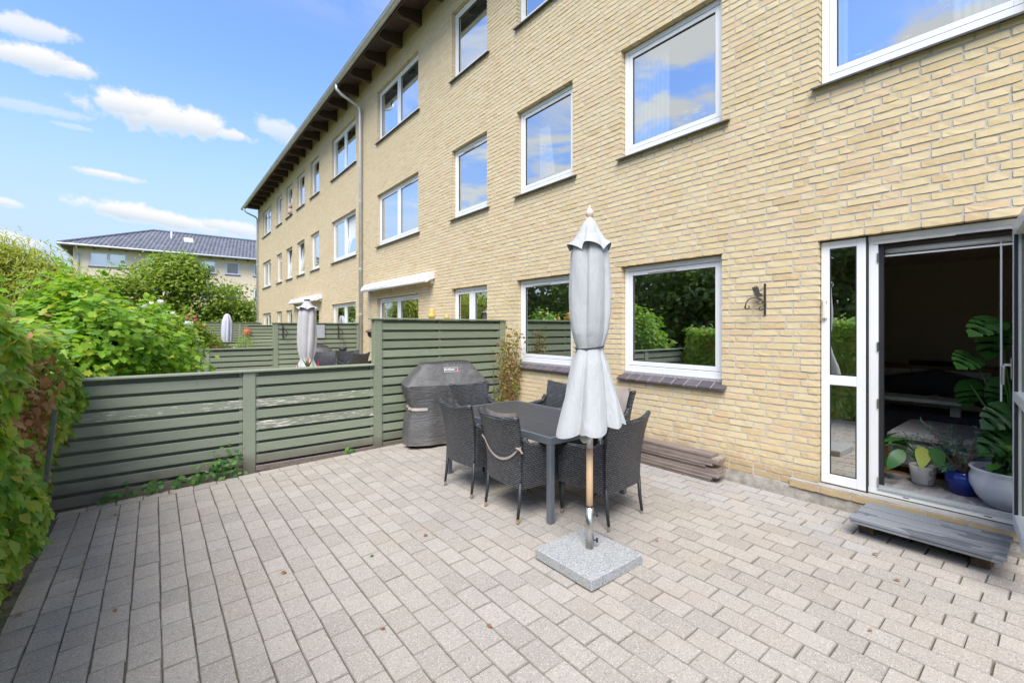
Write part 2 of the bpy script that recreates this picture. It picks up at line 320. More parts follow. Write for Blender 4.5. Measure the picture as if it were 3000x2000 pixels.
def mk_cover():
    m, t, out = new_mat('grill_cover'); p = pos(t)
    n = t.noise(p, 3.5, 6, .65); col = t.mixc(t.sstep(n, .35, .7), c4((.075, .074, .076)), c4((.12, .118, .117)))
    z = t.node('ShaderNodeSeparateXYZ', {0: p}).outputs[2]
    du = t.m('MULTIPLY', t.sstep(t.m('ADD', z, t.m('MULTIPLY', t.noise(p, 14, 5), .3)), .36, .10), t.noise(p, 60, 4, .7))
    col = t.mixc(du, col, c4((.23, .18, .14)))
    st = t.sstep(t.m('ADD', z, t.m('MULTIPLY', t.noise(p, 22, 4, .7), .12)), 1.19, 1.23); col = t.mixc(st, col, c4((.035, .034, .036)))
    b = t.node('ShaderNodeBsdfPrincipled', {'Base Color': col, 'Roughness': .58, 'Specular IOR Level': .45})
    h = t.m('ADD', t.noise(p, 7, 4, .55), t.m('MULTIPLY', t.noise(p, 300, 2), .06))
    wv = t.noise(pos(t, (1.2, 1.2, 5.0)), 3.0, 3, .5, 1.4); h = t.m('ADD', h, t.m('MULTIPLY', wv, .7))
    t.set(b.inputs['Normal'], bump(t, h, .6, .03)); t.l.new(b.outputs[0], out.inputs[0])
mk_cover()
def mk_step():
    m, t, out = new_mat('step_composite'); p = pos(t)
    gr = t.noise(pos(t, (30, 1.5, 30)), 8, 4); col = t.mixc(gr, c4((.19, .205, .23)), c4((.215, .23, .255)))
    y = t.node('ShaderNodeSeparateXYZ', {0: p}).outputs
    w_ = t.m('ADD', t.noise(pos(t, (3.2, 1.4, 1)), 2.6, 2, .4), t.m('MULTIPLY', t.sstep(y[1], .95, .45), .16))
    wet = t.sstep(w_, .64, .65)
    col = t.mixc(t.m('MULTIPLY', wet, .6), col, c4((.075, .09, .11)))
    b = t.node('ShaderNodeBsdfPrincipled', {'Base Color': col, 'Roughness': t.m('SUBTRACT', .55, t.m('MULTIPLY', wet, .42))})
    t.set(b.inputs['Normal'], bump(t, gr, .08, .001)); t.l.new(b.outputs[0], out.inputs[0])
mk_step()
def mk_calendar():
    m, t, out = new_mat('calendar_print'); p = pos(t)
    n = t.noise(p, 22, 4); z = t.node('ShaderNodeSeparateXYZ', {0: p}).outputs[2]
    pic = t.ramp(n, [(.3, (.02, .10, .16)), (.5, (.05, .25, .33)), (.62, (.30, .22, .03)), (.75, (.1, .16, .04))])
    grid = t.node('ShaderNodeTexBrick', {'Vector': pos(t, (1, 1, 1)), 'Scale': 26.0, 'Color1': c4((.62, .66, .72)), 'Color2': c4((.62, .66, .72)), 'Mortar': c4((.18, .24, .34))}).outputs[0]
    col = t.mixc(t.m('GREATER_THAN', z, 1.66), grid, pic)
    b = t.node('ShaderNodeBsdfPrincipled', {'Base Color': col, 'Roughness': .6}); t.l.new(b.outputs[0], out.inputs[0])
mk_calendar()

# ------------------------------------------------------------------ mesh helpers
class MB:
    def __init__(s): s.v = []; s.f = []; s.uv = None
    def quad(s, a, b, c, d):
        i = len(s.v); s.v += [tuple(a), tuple(b), tuple(c), tuple(d)]; s.f.append((i, i + 1, i + 2, i + 3)); return s
    def poly(s, pts): i = len(s.v); s.v += [tuple(p) for p in pts]; s.f.append(tuple(range(i, i + len(pts)))); return s
    def box(s, x0, x1, y0, y1, z0, z1, ch=0.0):
        if ch: return s.cbox(x0, x1, y0, y1, z0, z1, ch)
        i = len(s.v); s.v += [(x, y, z) for x in (x0, x1) for y in (y0, y1) for z in (z0, z1)]
        for q in ((0, 1, 3, 2), (4, 6, 7, 5), (0, 4, 5, 1), (2, 3, 7, 6), (0, 2, 6, 4), (1, 5, 7, 3)): s.f.append(tuple(i + k for k in q))
        return s
    def cbox(s, x0, x1, y0, y1, z0, z1, c):
        """box with chamfered edges"""
        lo = (x0, y0, z0); hi = (x1, y1, z1); idx = {}; i0 = len(s.v)
        for sx in (0, 1):
            for sy in (0, 1):
                for sz in (0, 1):
                    sg = (sx, sy, sz)
                    for ax in range(3):
                        p = [0, 0, 0]
                        for k in range(3):
                            e = hi[k] if sg[k] else lo[k]
                            p[k] = e if k == ax else (e - c if sg[k] else e + c)
                        idx[(sx, sy, sz, ax)] = len(s.v); s.v.append(tuple(p))
        for ax in range(3):
            o1, o2 = (ax + 1) % 3, (ax + 2) % 3
            for sd in (0, 1):
                r = []
                for a, b in ((0, 0), (1, 0), (1, 1), (0, 1)):
                    k = [0, 0, 0]; k[ax] = sd; k[o1] = a; k[o2] = b; r.append(idx[(k[0], k[1], k[2], ax)])
                s.f.append(tuple(r if sd else r[::-1]))
            for a in (0, 1):
                for b in (0, 1):
                    k0 = [0, 0, 0]; k0[o1] = a; k0[o2] = b; k1 = list(k0); k1[ax] = 1
                    q = (idx[(*k0, o1)], idx[(*k1, o1)], idx[(*k1, o2)], idx[(*k0, o2)])
                    s.f.append(q if a == b else q[::-1])
        for sx in (0, 1):
            for sy in (0, 1):
                for sz in (0, 1):
                    q = tuple(idx[(sx, sy, sz, a)] for a in range(3)); s.f.append(q if (sx + sy + sz) % 2 else q[::-1])
        return s
    def tube(s, pts, r, n=8, cap=True):
        pts = [Vector(p) for p in pts]; m = len(pts); rs = r if hasattr(r, '__len__') else [r] * m
        up = None; i0 = len(s.v)
        for k, p in enumerate(pts):
            t = (pts[min(k + 1, m - 1)] - pts[max(k - 1, 0)]).normalized()
            if up is None: up = t.orthogonal().normalized()
            else:
                up = up - t * up.dot(t)
                up = up.normalized() if up.length > 1e-6 else t.orthogonal().normalized()
            w = t.cross(up)
            for j in range(n):
                a = 2 * pi * j / n; s.v.append(tuple(p + (up * math.cos(a) + w * math.sin(a)) * rs[k]))
        for k in range(m - 1):
            for j in range(n):
                a = i0 + k * n; s.f.append((a + j, a + (j + 1) % n, a + n + (j + 1) % n, a + n + j))
        if cap: s.f.append(tuple(i0 + j for j in range(n))[::-1]); s.f.append(tuple(i0 + (m - 1) * n + j for j in range(n)))
        return s
    def lathe(s, prof, n=24, c=(0, 0), fn=None, cap=True):
        i0 = len(s.v)
        for k, (r, z) in enumerate(prof):
            for j in range(n):
                a = 2 * pi * j / n; rr, zz = (r, z) if fn is None else fn(r, z, a)
                s.v.append((c[0] + rr * math.cos(a), c[1] + rr * math.sin(a), zz))
        for k in range(len(prof) - 1):
            for j in range(n):
                a = i0 + k * n; s.f.append((a + j, a + (j + 1) % n, a + n + (j + 1) % n, a + n + j))
        if cap: s.f.append(tuple(i0 + j for j in range(n))[::-1]); s.f.append(tuple(i0 + (len(prof) - 1) * n + j for j in range(n)))
        return s
    def prism(s, prof, axis, a, b):
        """profile (list of 2D points) run from a to b along an axis ('x','y','z')"""
        def P(p, t): return {'x': (t, p[0], p[1]), 'y': (p[0], t, p[1]), 'z': (p[0], p[1], t)}[axis]
        n = len(prof); i = len(s.v); s.v += [P(p, a) for p in prof] + [P(p, b) for p in prof]
        for k in range(n): s.f.append((i + k, i + (k + 1) % n, i + n + (k + 1) % n, i + n + k))
        s.f.append(tuple(i + k for k in range(n))[::-1]); s.f.append(tuple(i + n + k for k in range(n))); return s
    def grid(s, fn, nu, nv, close=False):
        i = len(s.v)
        for a in range(nu + 1):
            for b in range(nv + 1): s.v.append(tuple(fn(a / nu, b / nv)))
        for a in range(nu):
            for b in range(nv):
                k = i + a * (nv + 1) + b; s.f.append((k, k + nv + 1, k + nv + 2, k + 1))
        return s
    def move(s, M):
        s.v = [tuple(M @ Vector(p)) for p in s.v]; return s
    def mesh(s, name, off=None, smooth=False):
        me = bpy.data.meshes.new(name); v = s.v
        if off is not None: v = [(a - off[0], b - off[1], c - off[2]) for a, b, c in v]
        me.from_pydata(v, [], s.f)
        if smooth: me.polygons.foreach_set('use_smooth', [True] * len(me.polygons))
        return me
def wloc(o):
    p = Vector((0, 0, 0))
    while o: p += o.location; o = o.parent
    return p
def fix_normals(me):
    import bmesh
    bm = bmesh.new(); bm.from_mesh(me); bmesh.ops.recalc_face_normals(bm, faces=bm.faces); bm.to_mesh(me); bm.free()
def part(name, mb, mat, parent=None, smooth=False, kind=None, fix=False, world=True):
    """one mesh object; vertices are given in world space when the parent is an unrotated thing"""
    off = wloc(parent) if (parent and world) else None
    me = mb if isinstance(mb, bpy.types.Mesh) else mb.mesh(name, off, smooth)
    if fix: fix_normals(me)
    if not me.materials: me.materials.append(MATS[mat])
    o = bpy.data.objects.new(name, me); COL.objects.link(o)
    if parent: o.parent = parent
    if kind: o['kind'] = kind
    return o
def tag(o, label, cat, group=None):
    o['label'] = label; o['category'] = cat
    if group: o['group'] = group
    return o
def thing(name, loc, label, cat, group=None, rz=0.0):
    o = bpy.data.objects.new(name, None); COL.objects.link(o); o.location = loc; o.rotation_euler = (0, 0, rz); o.empty_display_size = .1
    return tag(o, label, cat, group)
def struct(name, mb, mat, smooth=False): o = part(name, mb, mat, None, smooth); o['kind'] = 'structure'; return o
def dup(o, parent=None):
    c = o.copy(); COL.objects.link(c); c.parent = parent
    for ch in o.children: dup(ch, c)
    return c
def arr_mesh(name, V, Fc, smooth=False):
    """fast mesh from arrays; every face has the same number of corners"""
    me = bpy.data.meshes.new(name); V = np.asarray(V, np.float32); Fc = np.asarray(Fc, np.int32); k = Fc.shape[1]
    me.vertices.add(len(V)); me.vertices.foreach_set('co', V.ravel())
    me.loops.add(Fc.size); me.loops.foreach_set('vertex_index', Fc.ravel())
    me.polygons.add(len(Fc)); me.polygons.foreach_set('loop_start', np.arange(0, Fc.size, k, dtype=np.int32))
    if smooth: me.polygons.foreach_set('use_smooth', np.ones(len(Fc), bool))
    me.update(calc_edges=True); return me
def rot_basis(nrm, up):
    """matrices whose z column is nrm and whose y column leans to up"""
    nrm = nrm / np.linalg.norm(nrm, axis=1, keepdims=True)
    y = up - nrm * np.sum(up * nrm, 1, keepdims=True); ln = np.linalg.norm(y, axis=1, keepdims=True)
    y = np.where(ln > 1e-4, y / np.maximum(ln, 1e-6), np.array([[1., 0, 0]])); x = np.cross(y, nrm)
    return np.stack([x, y, nrm], 2)
def scatter(name, base, P, R, S):
    BV, BF = base; BV = np.asarray(BV, float); BF = np.asarray(BF); n = len(P)
    V = np.einsum('nij,kj->nki', R, BV) * np.asarray(S)[:, None, None] + P[:, None, :]
    Fc = BF[None] + (np.arange(n) * len(BV))[:, None, None]
    return arr_mesh(name, V.reshape(-1, 3), Fc.reshape(-1, BF.shape[1]))
OVAL = ([(0, 0, 0), (0, .35, -.02), (0, .7, 0), (0, 1, -.10), (-.30, .30, .05), (-.24, .68, .03), (.30, .30, .05), (.24, .68, .03)],
        [(0, 6, 1), (0, 1, 4), (1, 6, 7), (1, 7, 2), (1, 2, 5), (1, 5, 4), (2, 7, 3), (2, 3, 5)])
LOBED = ([(0, .42, 0), (0, 0, 0), (.32, .08, .05), (.26, .30, .02), (.52, .48, .06), (.24, .60, .02), (.24, .84, .03), (0, 1.08, -.06), (-.24, .84, .03), (-.24, .60, .02), (-.52, .48, .06), (-.26, .30, .02), (-.32, .08, .05)],
         [(0, i, i + 1) for i in range(1, 12)] + [(0, 12, 1)])
SLIM = ([(0, 0, 0), (.10, .45, .03), (0, 1, -.05), (-.10, .45, .03)], [(0, 1, 2), (0, 2, 3)])
TUFT = ([(0, 0, 0), (.28, .45, .08), (0, .95, -.04), (-.28, .45, .08)], [(0, 1, 2), (0, 2, 3)])
def unit(n): v = RNG.normal(size=(n, 3)); return v / np.linalg.norm(v, axis=1, keepdims=True)
def empty_frame(u, v): return 0 < u < 3000 and 0 < v < 2000

# ------------------------------------------------------------------ ground
g = MB(); g.quad((-160, -120, -.16), (220, -120, -.16), (220, 260, -.16), (-160, 260, -.16)); struct('ground', g, 'grass_ground')
PX, PY = .146, .210
g = MB(); g.quad((-.76, -1.2, gz(-.76) - .013), (W, -1.2, gz(W) - .013), (W, 6.02, gz(W) - .013), (-.76, 6.02, gz(-.76) - .013))
g.quad((-.76, 6.02, gz(-.76) - .013), (-.76, -1.2, gz(-.76) - .013), (-.76, -1.2, -.17), (-.76, 6.02, -.17)); patio = struct('patio', g, 'joint_sand')
g = MB(); g.grid(lambda a, b: (-.76 + a * (W + .70), 6.02 + b * .40, gz(-.76 + a * (W + .7)) - .014 + .006 * math.sin(a * 91 + b * 7)), 60, 3)
struct('soil_strip', g, 'soil')
g = MB(); g.grid(lambda a, b: (-1.75 + a * .99, -3 + b * 9.1, -.125 + .015 * math.sin(b * 57 + a * 9)), 6, 60); struct('hedge_bed', g, 'soil')
for i, (a, b) in enumerate(((6.42, 12.95), (13.15, 20.0))):
    g = MB(); g.box(1.3, W - .03, a, b, -.165, .20); struct('neighbour_terrace', g, 'terrace_concrete')
def paver_mesh(lx, ly, jit):
    m = MB(); c = .0036; x, y = lx / 2, ly / 2; top = []; n0 = []
    J = lambda: random.uniform(-jit, jit)
    b = [(-x, -y), (x, -y), (x, y), (-x, y)]
    lo = [(p[0], p[1], -.05) for p in b]; mid = [(p[0] + J(), p[1] + J(), -.005) for p in b]
    hi = [(p[0] - c * math.copysign(1, p[0]) + J(), p[1] - c * math.copysign(1, p[1]) + J(), 0) for p in b]
    m.v = lo + mid + hi
    for k in range(4):
        j = (k + 1) % 4; m.f += [(k, j, 4 + j, 4 + k), (4 + k, 4 + j, 8 + j, 8 + k)]
    m.f.append((8, 9, 10, 11)); return m
spots = []
for i in range(-6, 33):
    cx = .03 + (i + .5) * PX
    if cx - PX / 2 < -.75 or cx + PX / 2 > W + .005: continue
    for j in range(-6, 30):
        cy = (j + (i % 2) * .5) * PY + .055
        if cy + PY / 2 > 5.885: continue
        spots.append((cx, cy, 0, PX - .0056, PY - .0056))
    top = max(s[1] for s in spots if abs(s[0] - cx) < .01) + PY / 2
    if 5.885 - top > .05: spots.append((cx, (5.885 + top) / 2, 0, PX - .0056, 5.885 - top - .0045))
x = -.72
while x + PY < W: spots.append((x + PY / 2, 5.885 + PX / 2, 1, PX - .0056, PY - .0056)); x += PY
pv = [paver_mesh(PX - .0056, PY - .0056, .0015) for _ in range(8)]
pme = {}
for mname in ('paver_concrete', 'paver_grey'):
    for k, m in enumerate(pv):
        me = m.mesh('paver'); me.materials.append(MATS[mname]); me.materials.append(MATS['paver_edge']); pme[mname, k] = me
        for q in range(1, 8, 2): me.polygons[q].material_index = 1      # dirt caught on the worn arrises
def pscore(s):
    u, v, Z = proj(s[0], s[1], gz(s[0])); return (1 / Z ** 3) if (-40 < u < 3040 and v < 2080 and Z > .5) else -1 / (Z + 1)
spots.sort(key=pscore, reverse=True)
SL = math.atan(.03); rest = MB()
for k, (cx, cy, r, lx, ly) in enumerate(spots):
    grey = 3.98 < cx and .9 < cy < 3.3 and random.random() < .8
    z = gz(cx) + random.gauss(0, .0014)
    M = Matrix.Translation((cx + random.gauss(0, .0012), cy + random.gauss(0, .0015), z)) @ Matrix.Rotation(-SL + random.gauss(0, .003), 4, 'Y') @ Matrix.Rotation(random.gauss(0, .0025), 4, 'X') @ Matrix.Rotation(r * pi / 2 + random.gauss(0, .006), 4, 'Z') @ Matrix.Diagonal((lx / (PX - .0056), ly / (PY - .0056), 1, 1))
    if k < 300:
        o = bpy.data.objects.new('paver', pme['paver_grey' if grey else 'paver_concrete', k % 8]); COL.objects.link(o); o.parent = patio; o.matrix_local = M
    else:
        p = pv[k % 8]; b = len(rest.v); rest.v += [tuple(M @ Vector(q)) for q in p.v]; rest.f += [tuple(b + q for q in f) for f in p.f]
        if grey: rest.g = getattr(rest, 'g', []) + [len(rest.f) - 1 - q for q in range(len(p.f))]
me = rest.mesh('paver_field'); me.materials.append(MATS['paver_concrete']); me.materials.append(MATS['paver_grey']); me.materials.append(MATS['paver_edge'])
for q in getattr(rest, 'g', []): me.polygons[q].material_index = 1
for q in range(len(me.polygons)):
    if q % 9 in (1, 3, 5, 7): me.polygons[q].material_index = 2
part('paver_field', me, 'paver_concrete', patio, kind='stuff')

# ------------------------------------------------------------------ the yellow brick apartment building
YA, YB = -4.0, 29.75; CP = .0663; ZL = 2.44; ROOF_Z = 8.47
bld = thing('apartment_building', (W, 0, 0), 'long three-storey yellow brick apartment building along the right of the patio', 'building')
COLS = [(.18, 1.475), (2.36, 3.68), (4.54, 5.81), (6.67, 7.90), (9.38, 11.80), (13.47, 15.80), (17.29, 18.45), (19.35, 20.56), (21.41, 22.57), (23.45, 24.62), (26.07, 28.25), (-2.9, -.95)]  # last column is out of view, added to bring light into the living room
OPEN = []
for ci, (a, b) in enumerate(COLS):
    for fl in range(3):
        top = ZL + fl * 42 * CP; OPEN.append([a, b, top - 21 * CP, top, ci, fl])
def op(ci, fl): return next(o for o in OPEN if o[4] == ci and o[5] == fl)
op(11, 0)[2] = ZL - 30 * CP; op(0, 0)[2] = ZL - 33 * CP; op(3, 0)[2] = ZL - 33 * CP  # the added unseen window reaches lower to let in more light
op(6, 0)[1] = 18.45
# wall skins behind the brick: cells between the openings
def wall_cells(x, holes, y0, y1, z0, z1, flip=False):
    ys = sorted({y0, y1, *[q for h in holes for q in h[:2]]}); zs = sorted({z0, z1, *[q for h in holes for q in h[2:4]]}); m = MB()
    for i in range(len(ys) - 1):
        for j in range(len(zs) - 1):
            cy, cz = (ys[i] + ys[i + 1]) / 2, (zs[j] + zs[j + 1]) / 2
            if any(h[0] < cy < h[1] and h[2] < cz < h[3] for h in holes): continue
            q = [(x, ys[i], zs[j]), (x, ys[i], zs[j + 1]), (x, ys[i + 1], zs[j + 1]), (x, ys[i + 1], zs[j])]
            m.quad(*(q[::-1] if flip else q))
    return m
big = [(o[0] - .004, o[1] + .004, o[2] - .004, o[3] + .012) for o in OPEN]
wm = wall_cells(W + .0038, big, YA, YB, .10, ROOF_Z)
for (a, b, c, d) in big:
    for q in (((W + .006, a, c), (W + .3, a, c), (W + .3, a, d), (W + .006, a, d)), ((W + .006, b, c), (W + .006, b, d), (W + .3, b, d), (W + .3, b, c)),
              ((W + .006, a, d), (W + .3, a, d), (W + .3, b, d), (W + .006, b, d)), ((W + .006, a, c), (W + .006, b, c), (W + .3, b, c), (W + .3, a, c))): wm.quad(*q)
wm.quad((W + .006, YB, .1), (W + 10, YB, .1), (W + 10, YB, ROOF_Z), (W + .006, YB, ROOF_Z)); wm.quad((W + .006, YA, .1), (W + 10, YA, .1), (W + 10, YA, ROOF_Z), (W + .006, YA, ROOF_Z))
wm.quad((W + 10, YA, -.2), (W + 10, YB, -.2), (W + 10, YB, ROOF_Z), (W + 10, YA, ROOF_Z))
part('wall', wm, 'mortar', bld)
# bricks: two stretchers and a header, every brick its own ragged piece
def brick_mesh(L, Hh, nl):
    m = MB(); hl, hh = L / 2, Hh / 2; J = lambda s: random.uniform(-s, s)
    per = [(-hl + L * k / nl, -hh) for k in range(nl)] + [(hl, -hh + 0)] + [(hl - L * k / nl, hh) for k in range(nl)] + [(-hl, hh)]
    per = [p for p in per]
    n = len(per); fr = []
    for (y, z) in per:
        e = 1 if abs(abs(y) - hl) < 1e-6 else 0
        fr.append((J(.0016), y * (1 - .004 * e) + J(.0022), z + J(.0024) - (.0015 if e else 0) * math.copysign(1, z)))
    m.v = fr + [(.095, y, z) for y, z in per]
    m.f = [tuple(range(n))[::-1]] + [(k, (k + 1) % n, n + (k + 1) % n, n + k) for k in range(n)]
    return m
BV = {'s': [brick_mesh(.227, .0505, 5) for _ in range(18)], 'h': [brick_mesh(.107, .0505, 3) for _ in range(12)], 'x': [brick_mesh(.227, .0505, 1) for _ in range(4)]}
BME = {}
for k in 'sh':
    for i, m in enumerate(BV[k]):
        me = m.mesh('brick'); me.materials.append(MATS['brick_yellow']); BME[k, i] = me
bricks = []
course = 0; zc = ZL - 34 * CP
PAT = [.240, .240, .120]
while zc + CP <= ROOF_Z + .02:
    mid = zc + CP / 2
    holes = sorted([(o[0], o[1]) for o in OPEN if o[2] - .02 < mid < o[3]])
    segs = []; y = YA
    for a, b in holes: segs.append((y, a)); y = b
    segs.append((y, YB))
    ph = [0, .36, .18, .48, .06, .30][course % 6] + random.choice([0, 0, .12])
    for a, b in segs:
        if b - a < .03: continue
        y = math.floor((a + ph) / .6) * .6 - ph; cuts = []; i = 0
        while y < b:
            e = y + PAT[i % 3]; lo, hi = max(y, a), min(e, b)
            if hi - lo > .045: cuts.append([lo, hi])
            elif hi > lo and cuts: cuts[-1][1] = hi
            y = e; i += 1
        if cuts: cuts[0][0] = a; cuts[-1][1] = b
        for q, (lo, hi) in enumerate(cuts):
            l0 = lo + (.0075 if lo > a + 1e-6 else 0); h0 = hi - (.0075 if hi < b - 1e-6 else 0)
            bricks.append(((l0 + h0) / 2, mid, h0 - l0))
    zc += CP; course += 1
def bscore(b):
    u, v, Z = proj(W, b[0], b[1]); hid = (1640 < u < 1850 and v > 620) or (v > 1330 and u < 2130)
    return (b[2] / Z ** 3) if (-10 < u < 3010 and -10 < v < 2000 and not hid) else -Z
bricks.sort(key=bscore, reverse=True)
field = MB()
for k, (y, z, L) in enumerate(bricks):
    kd = 's' if L > .165 else 'h'; far = y > 13.2
    jx = max(-.003, min(.0008, random.gauss(-.0005, .0014))); th = random.gauss(0, .0035)
    if k < 300:
        i = random.randrange(len(BV[kd])); o = bpy.data.objects.new('brick', BME[kd, i]); COL.objects.link(o); o.parent = bld
        o.location = (jx, y, z); o.rotation_euler = (th, 0, 0); o.scale = (1, L / (.227 if kd == 's' else .107), 1)
    else:
        lst = BV['x'] if far else BV[kd]; p = lst[random.randrange(len(lst))]; s_ = L / (.107 if (kd == 'h' and not far) else .227)
        c_, n_ = math.cos(th), math.sin(th); b0 = len(field.v)
        field.v += [(W + jx + q[0], y + (q[1] * s_) * c_ - q[2] * n_, z + q[1] * s_ * n_ + q[2] * c_) for q in p.v]
        field.f += [tuple(b0 + q for q in f) for f in p.f]
part('brick_field', field, 'brick_yellow', bld, kind='stuff')
# plinth and the ledge course under the door
m = MB(); m.grid(lambda a, b: (W - .028 - .003 * math.sin(a * 300) + (.0 if b < .9 else .012), YA + a * (YB - YA), -.15 + b * .335), 220, 4)
m.grid(lambda a, b: (W - .016 + b * .03, YA + a * (YB - YA), .185), 10, 1); part('plinth', m, 'plinth_concrete', bld)
for k in range(7):
    mm = brick_mesh(.225, .055, 5); mm.v = [(W - .036 + q[0], .03 + k * .24 + .1125 + q[1], .208 + q[2]) for q in mm.v]; part('brick', mm, 'brick_yellow', bld)
m = MB(); m.box(W - .03, W + .06, .02, 1.70, .236, .2485); part('door_ledge', m, 'render_grey', bld)
m = MB(); m.box(W - .028, W + .06, .02, 1.70, .18, .2355); part('ledge_mortar', m, 'mortar', bld)
# floors, inner walls
fs = MB()
for z0, z1 in ((.05, .262), (2.66, 2.84), (5.45, 5.63), (8.24, 8.42)): fs.box(W + .30, W + 9.9, YA + .05, YB - .05, z0, z1)
part('floor_slab', fs, 'room_white', bld)
iw = wall_cells(W + .305, [(o[0] - .0, o[1] + .0, o[2], o[3]) for o in OPEN], 2.0, YB, .262, 8.4, True)
part('inner_wall', iw, 'room_white', bld)
iw = wall_cells(W + .305, [(o[0], o[1], o[2], o[3]) for o in OPEN if o[4] in (0, 11)], YA, 2.0, .262, 8.4, True); part('inner_wall', iw, 'room_dark', bld)
cw = MB()
for y in (6.24, 8.7, 12.7, 16.6, 19.0, 21.0, 23.0, 25.4): cw.box(W + .31, W + 4.4, y - .05, y + .05, .262, 8.4)
cw.box(W + 4.4, W + 4.5, 2.1, YB - .1, .262, 8.4); part('partition_wall', cw, 'room_white', bld)
cw = MB(); cw.box(W + .31, W + 4.4, 2.0, 2.1, .262, 2.66); cw.box(W + 4.4, W + 4.5, YA, 2.1, .262, 2.66)
part('partition_wall', cw, 'room_dark', bld)
cw = MB(); cw.box(W + .31, W + 4.4, 2.0, 2.1, 2.84, 8.4); cw.box(W + 4.4, W + 4.5, YA, 2.1, 2.84, 8.4); part('partition_wall', cw, 'room_white', bld)
m = MB(); m.box(W + .31, W + 4.4, YA, 2.0, 2.62, 2.655); part('living_room_ceiling', m, 'room_dark', bld)
m = MB(); k = 0
for k in range(24): m.box(W + .31, W + 4.4, 1.99 - (k + 1) * .18, 1.99 - k * .18 - .003, .264, .275)
part('floorboards', m, 'oak_floor', bld)

def ring(y0, y1, z0, z1, w, x0, x1, ch=.003, wb=None):
    m = MB(); wb = wb or w
    m.box(x0, x1, y0, y0 + w, z0, z1, ch); m.box(x0, x1, y1 - w, y1, z0, z1, ch)
    m.box(x0 + .0005, x1, y0 + w, y1 - w, z1 - w, z1, ch); m.box(x0 + .0005, x1, y0 + w, y1 - w, z0, z0 + wb, ch); return m
def sash(win, y0, y1, z0, z1, x, vent=False, tilt=0.0, near=True):
    w = .052
    mbs = [('sash', ring(y0, y1, z0, z1, w, x + .006, x + .062), 'white_pvc'),
           ('pane', MB().box(x + .030, x + .036, y0 + w - .003, y1 - w + .003, z0 + w - .003, z1 - w + .003), 'window_glass')]
    if near: mbs.append(('gasket', ring(y0 + w - .002, y1 - w + .002, z0 + w - .002, z1 - w + .002, .009, x + .020, x + .0295, 0), 'black_gasket_and_shade'))
    for n_, mb, mt in mbs:
        if tilt:
            M = Matrix.Translation((x, 0, z0)) @ Matrix.Rotation(tilt, 4, 'Y') @ Matrix.Translation((-x, 0, -z0)); mb.move(M)
        part(n_, mb, mt, win)
    if vent:
        c = (y0 + y1) / 2 + .1 * (y1 - y0); part('vent', MB().box(x - .006, x + .0055, c - .19, c + .19, z1 - .038, z1 - .012, .003), 'vent_plastic', win)
def window(o, mull=0, vent=True, tilt=None, near=True, tiles=0):
    y0, y1, z0, z1 = o[:4]; x = W + .078; fz = z0 + (.055 if tiles else .035); w = .058
    fm = ring(y0 + .004, y1 - .004, fz, z1 - .002, w, x, x + .075, .004, .075)
    edges = [y0 + w]
    if mull:
        c = (y0 + y1) / 2; fm.box(x + .0008, x + .074, c - .04, c + .04, fz + .075, z1 - w, .004); edges += [c - .04, c + .04]
    edges.append(y1 - w)
    win = part('window', fm, 'white_pvc', bld)
    for i in range(0, len(edges), 2):
        sash(win, edges[i] + .006, edges[i + 1] - .006, fz + .081, z1 - w - .006, x, vent and i == 0, (tilt or [0, 0])[i // 2], near)
    if near:
        for i in range(0, len(edges), 2): part('gap_shade', ring(edges[i], edges[i + 1], fz + .075, z1 - w, .0075, x + .012, x + .02, 0), 'black_gasket_and_shade', win)  # black rings stand in for the shade between frame and sash
    part('seal', ring(y0 - .003, y1 + .003, fz - .004, z1 + .002, .012, x + .010, x + .05, 0), 'render_grey', win)
    if tiles:
        part('flashing', MB().box(W + .06, x + .02, y0 + .002, y1 - .002, z0 + .012, fz + .002), 'lead_flashing', win)
        a, b = y0 - .055, y1 + .035; tw = (b - a) / tiles
        for k in range(tiles):
            ya, yb = a + k * tw + .004, a + (k + 1) * tw - .004
            pr = [(W - .052, z0 - .045), (W - .052, z0 - .028), (W + .06, z0 + .028), (W + .06, z0 + .010)]
            if k == 0: ya2, yb2 = max(ya, y0), yb
            t_ = MB(); t_.prism(pr, 'y', ya, yb); part('sill_tile', t_, 'slate_tile', win)
        t_ = MB(); t_.prism([(W - .049, z0 - .043), (W - .049, z0 - .0295), (W + .058, z0 + .0255), (W + .058, z0 + .010)], 'y', a + .01, b - .01); part('sill_bed', t_, 'render_grey', win)
    else:
        pr = [(W - .055, z0 - .022), (W - .055, z0 - .006), (x + .01, z0 + .036), (x + .01, z0 + .018)]
        part('sill', MB().prism(pr, 'y', y0 - .085, y1 + .045), 'sill_slate', win)
    return win
SPEC = {  # (column, floor): mullion, vent, tilt
    (4, 0): (1, True, None), (4, 1): (1, True, None), (4, 2): (1, False, None), (5, 0): (1, True, None), (5, 1): (1, False, [.13, 0]), (5, 2): (1, True, None),
    (10, 0): (1, False, None), (10, 1): (1, False, None), (10, 2): (1, False, None), (7, 1): (0, False, [.12]), (8, 1): (0, False, [.12]), (9, 2): (0, False, [.12]), (3, 2): (0, False, None), (2, 1): (0, False, None), (1, 1): (0, False, None), (0, 1): (0, False, None), (2, 2): (0, False, None)}
for o in OPEN:
    ci, fl = o[4], o[5]
    if ci == 0 and fl == 0: continue
    mu, ve, ti = SPEC.get((ci, fl), (0, fl != 0 or ci < 3, None))
    if ci == 11 or (ci == 3 and fl == 0): mu = 1
    window(o, mu, ve, ti, near=ci < 5, tiles=9 if (fl == 0 and ci in (1, 2)) else 0)

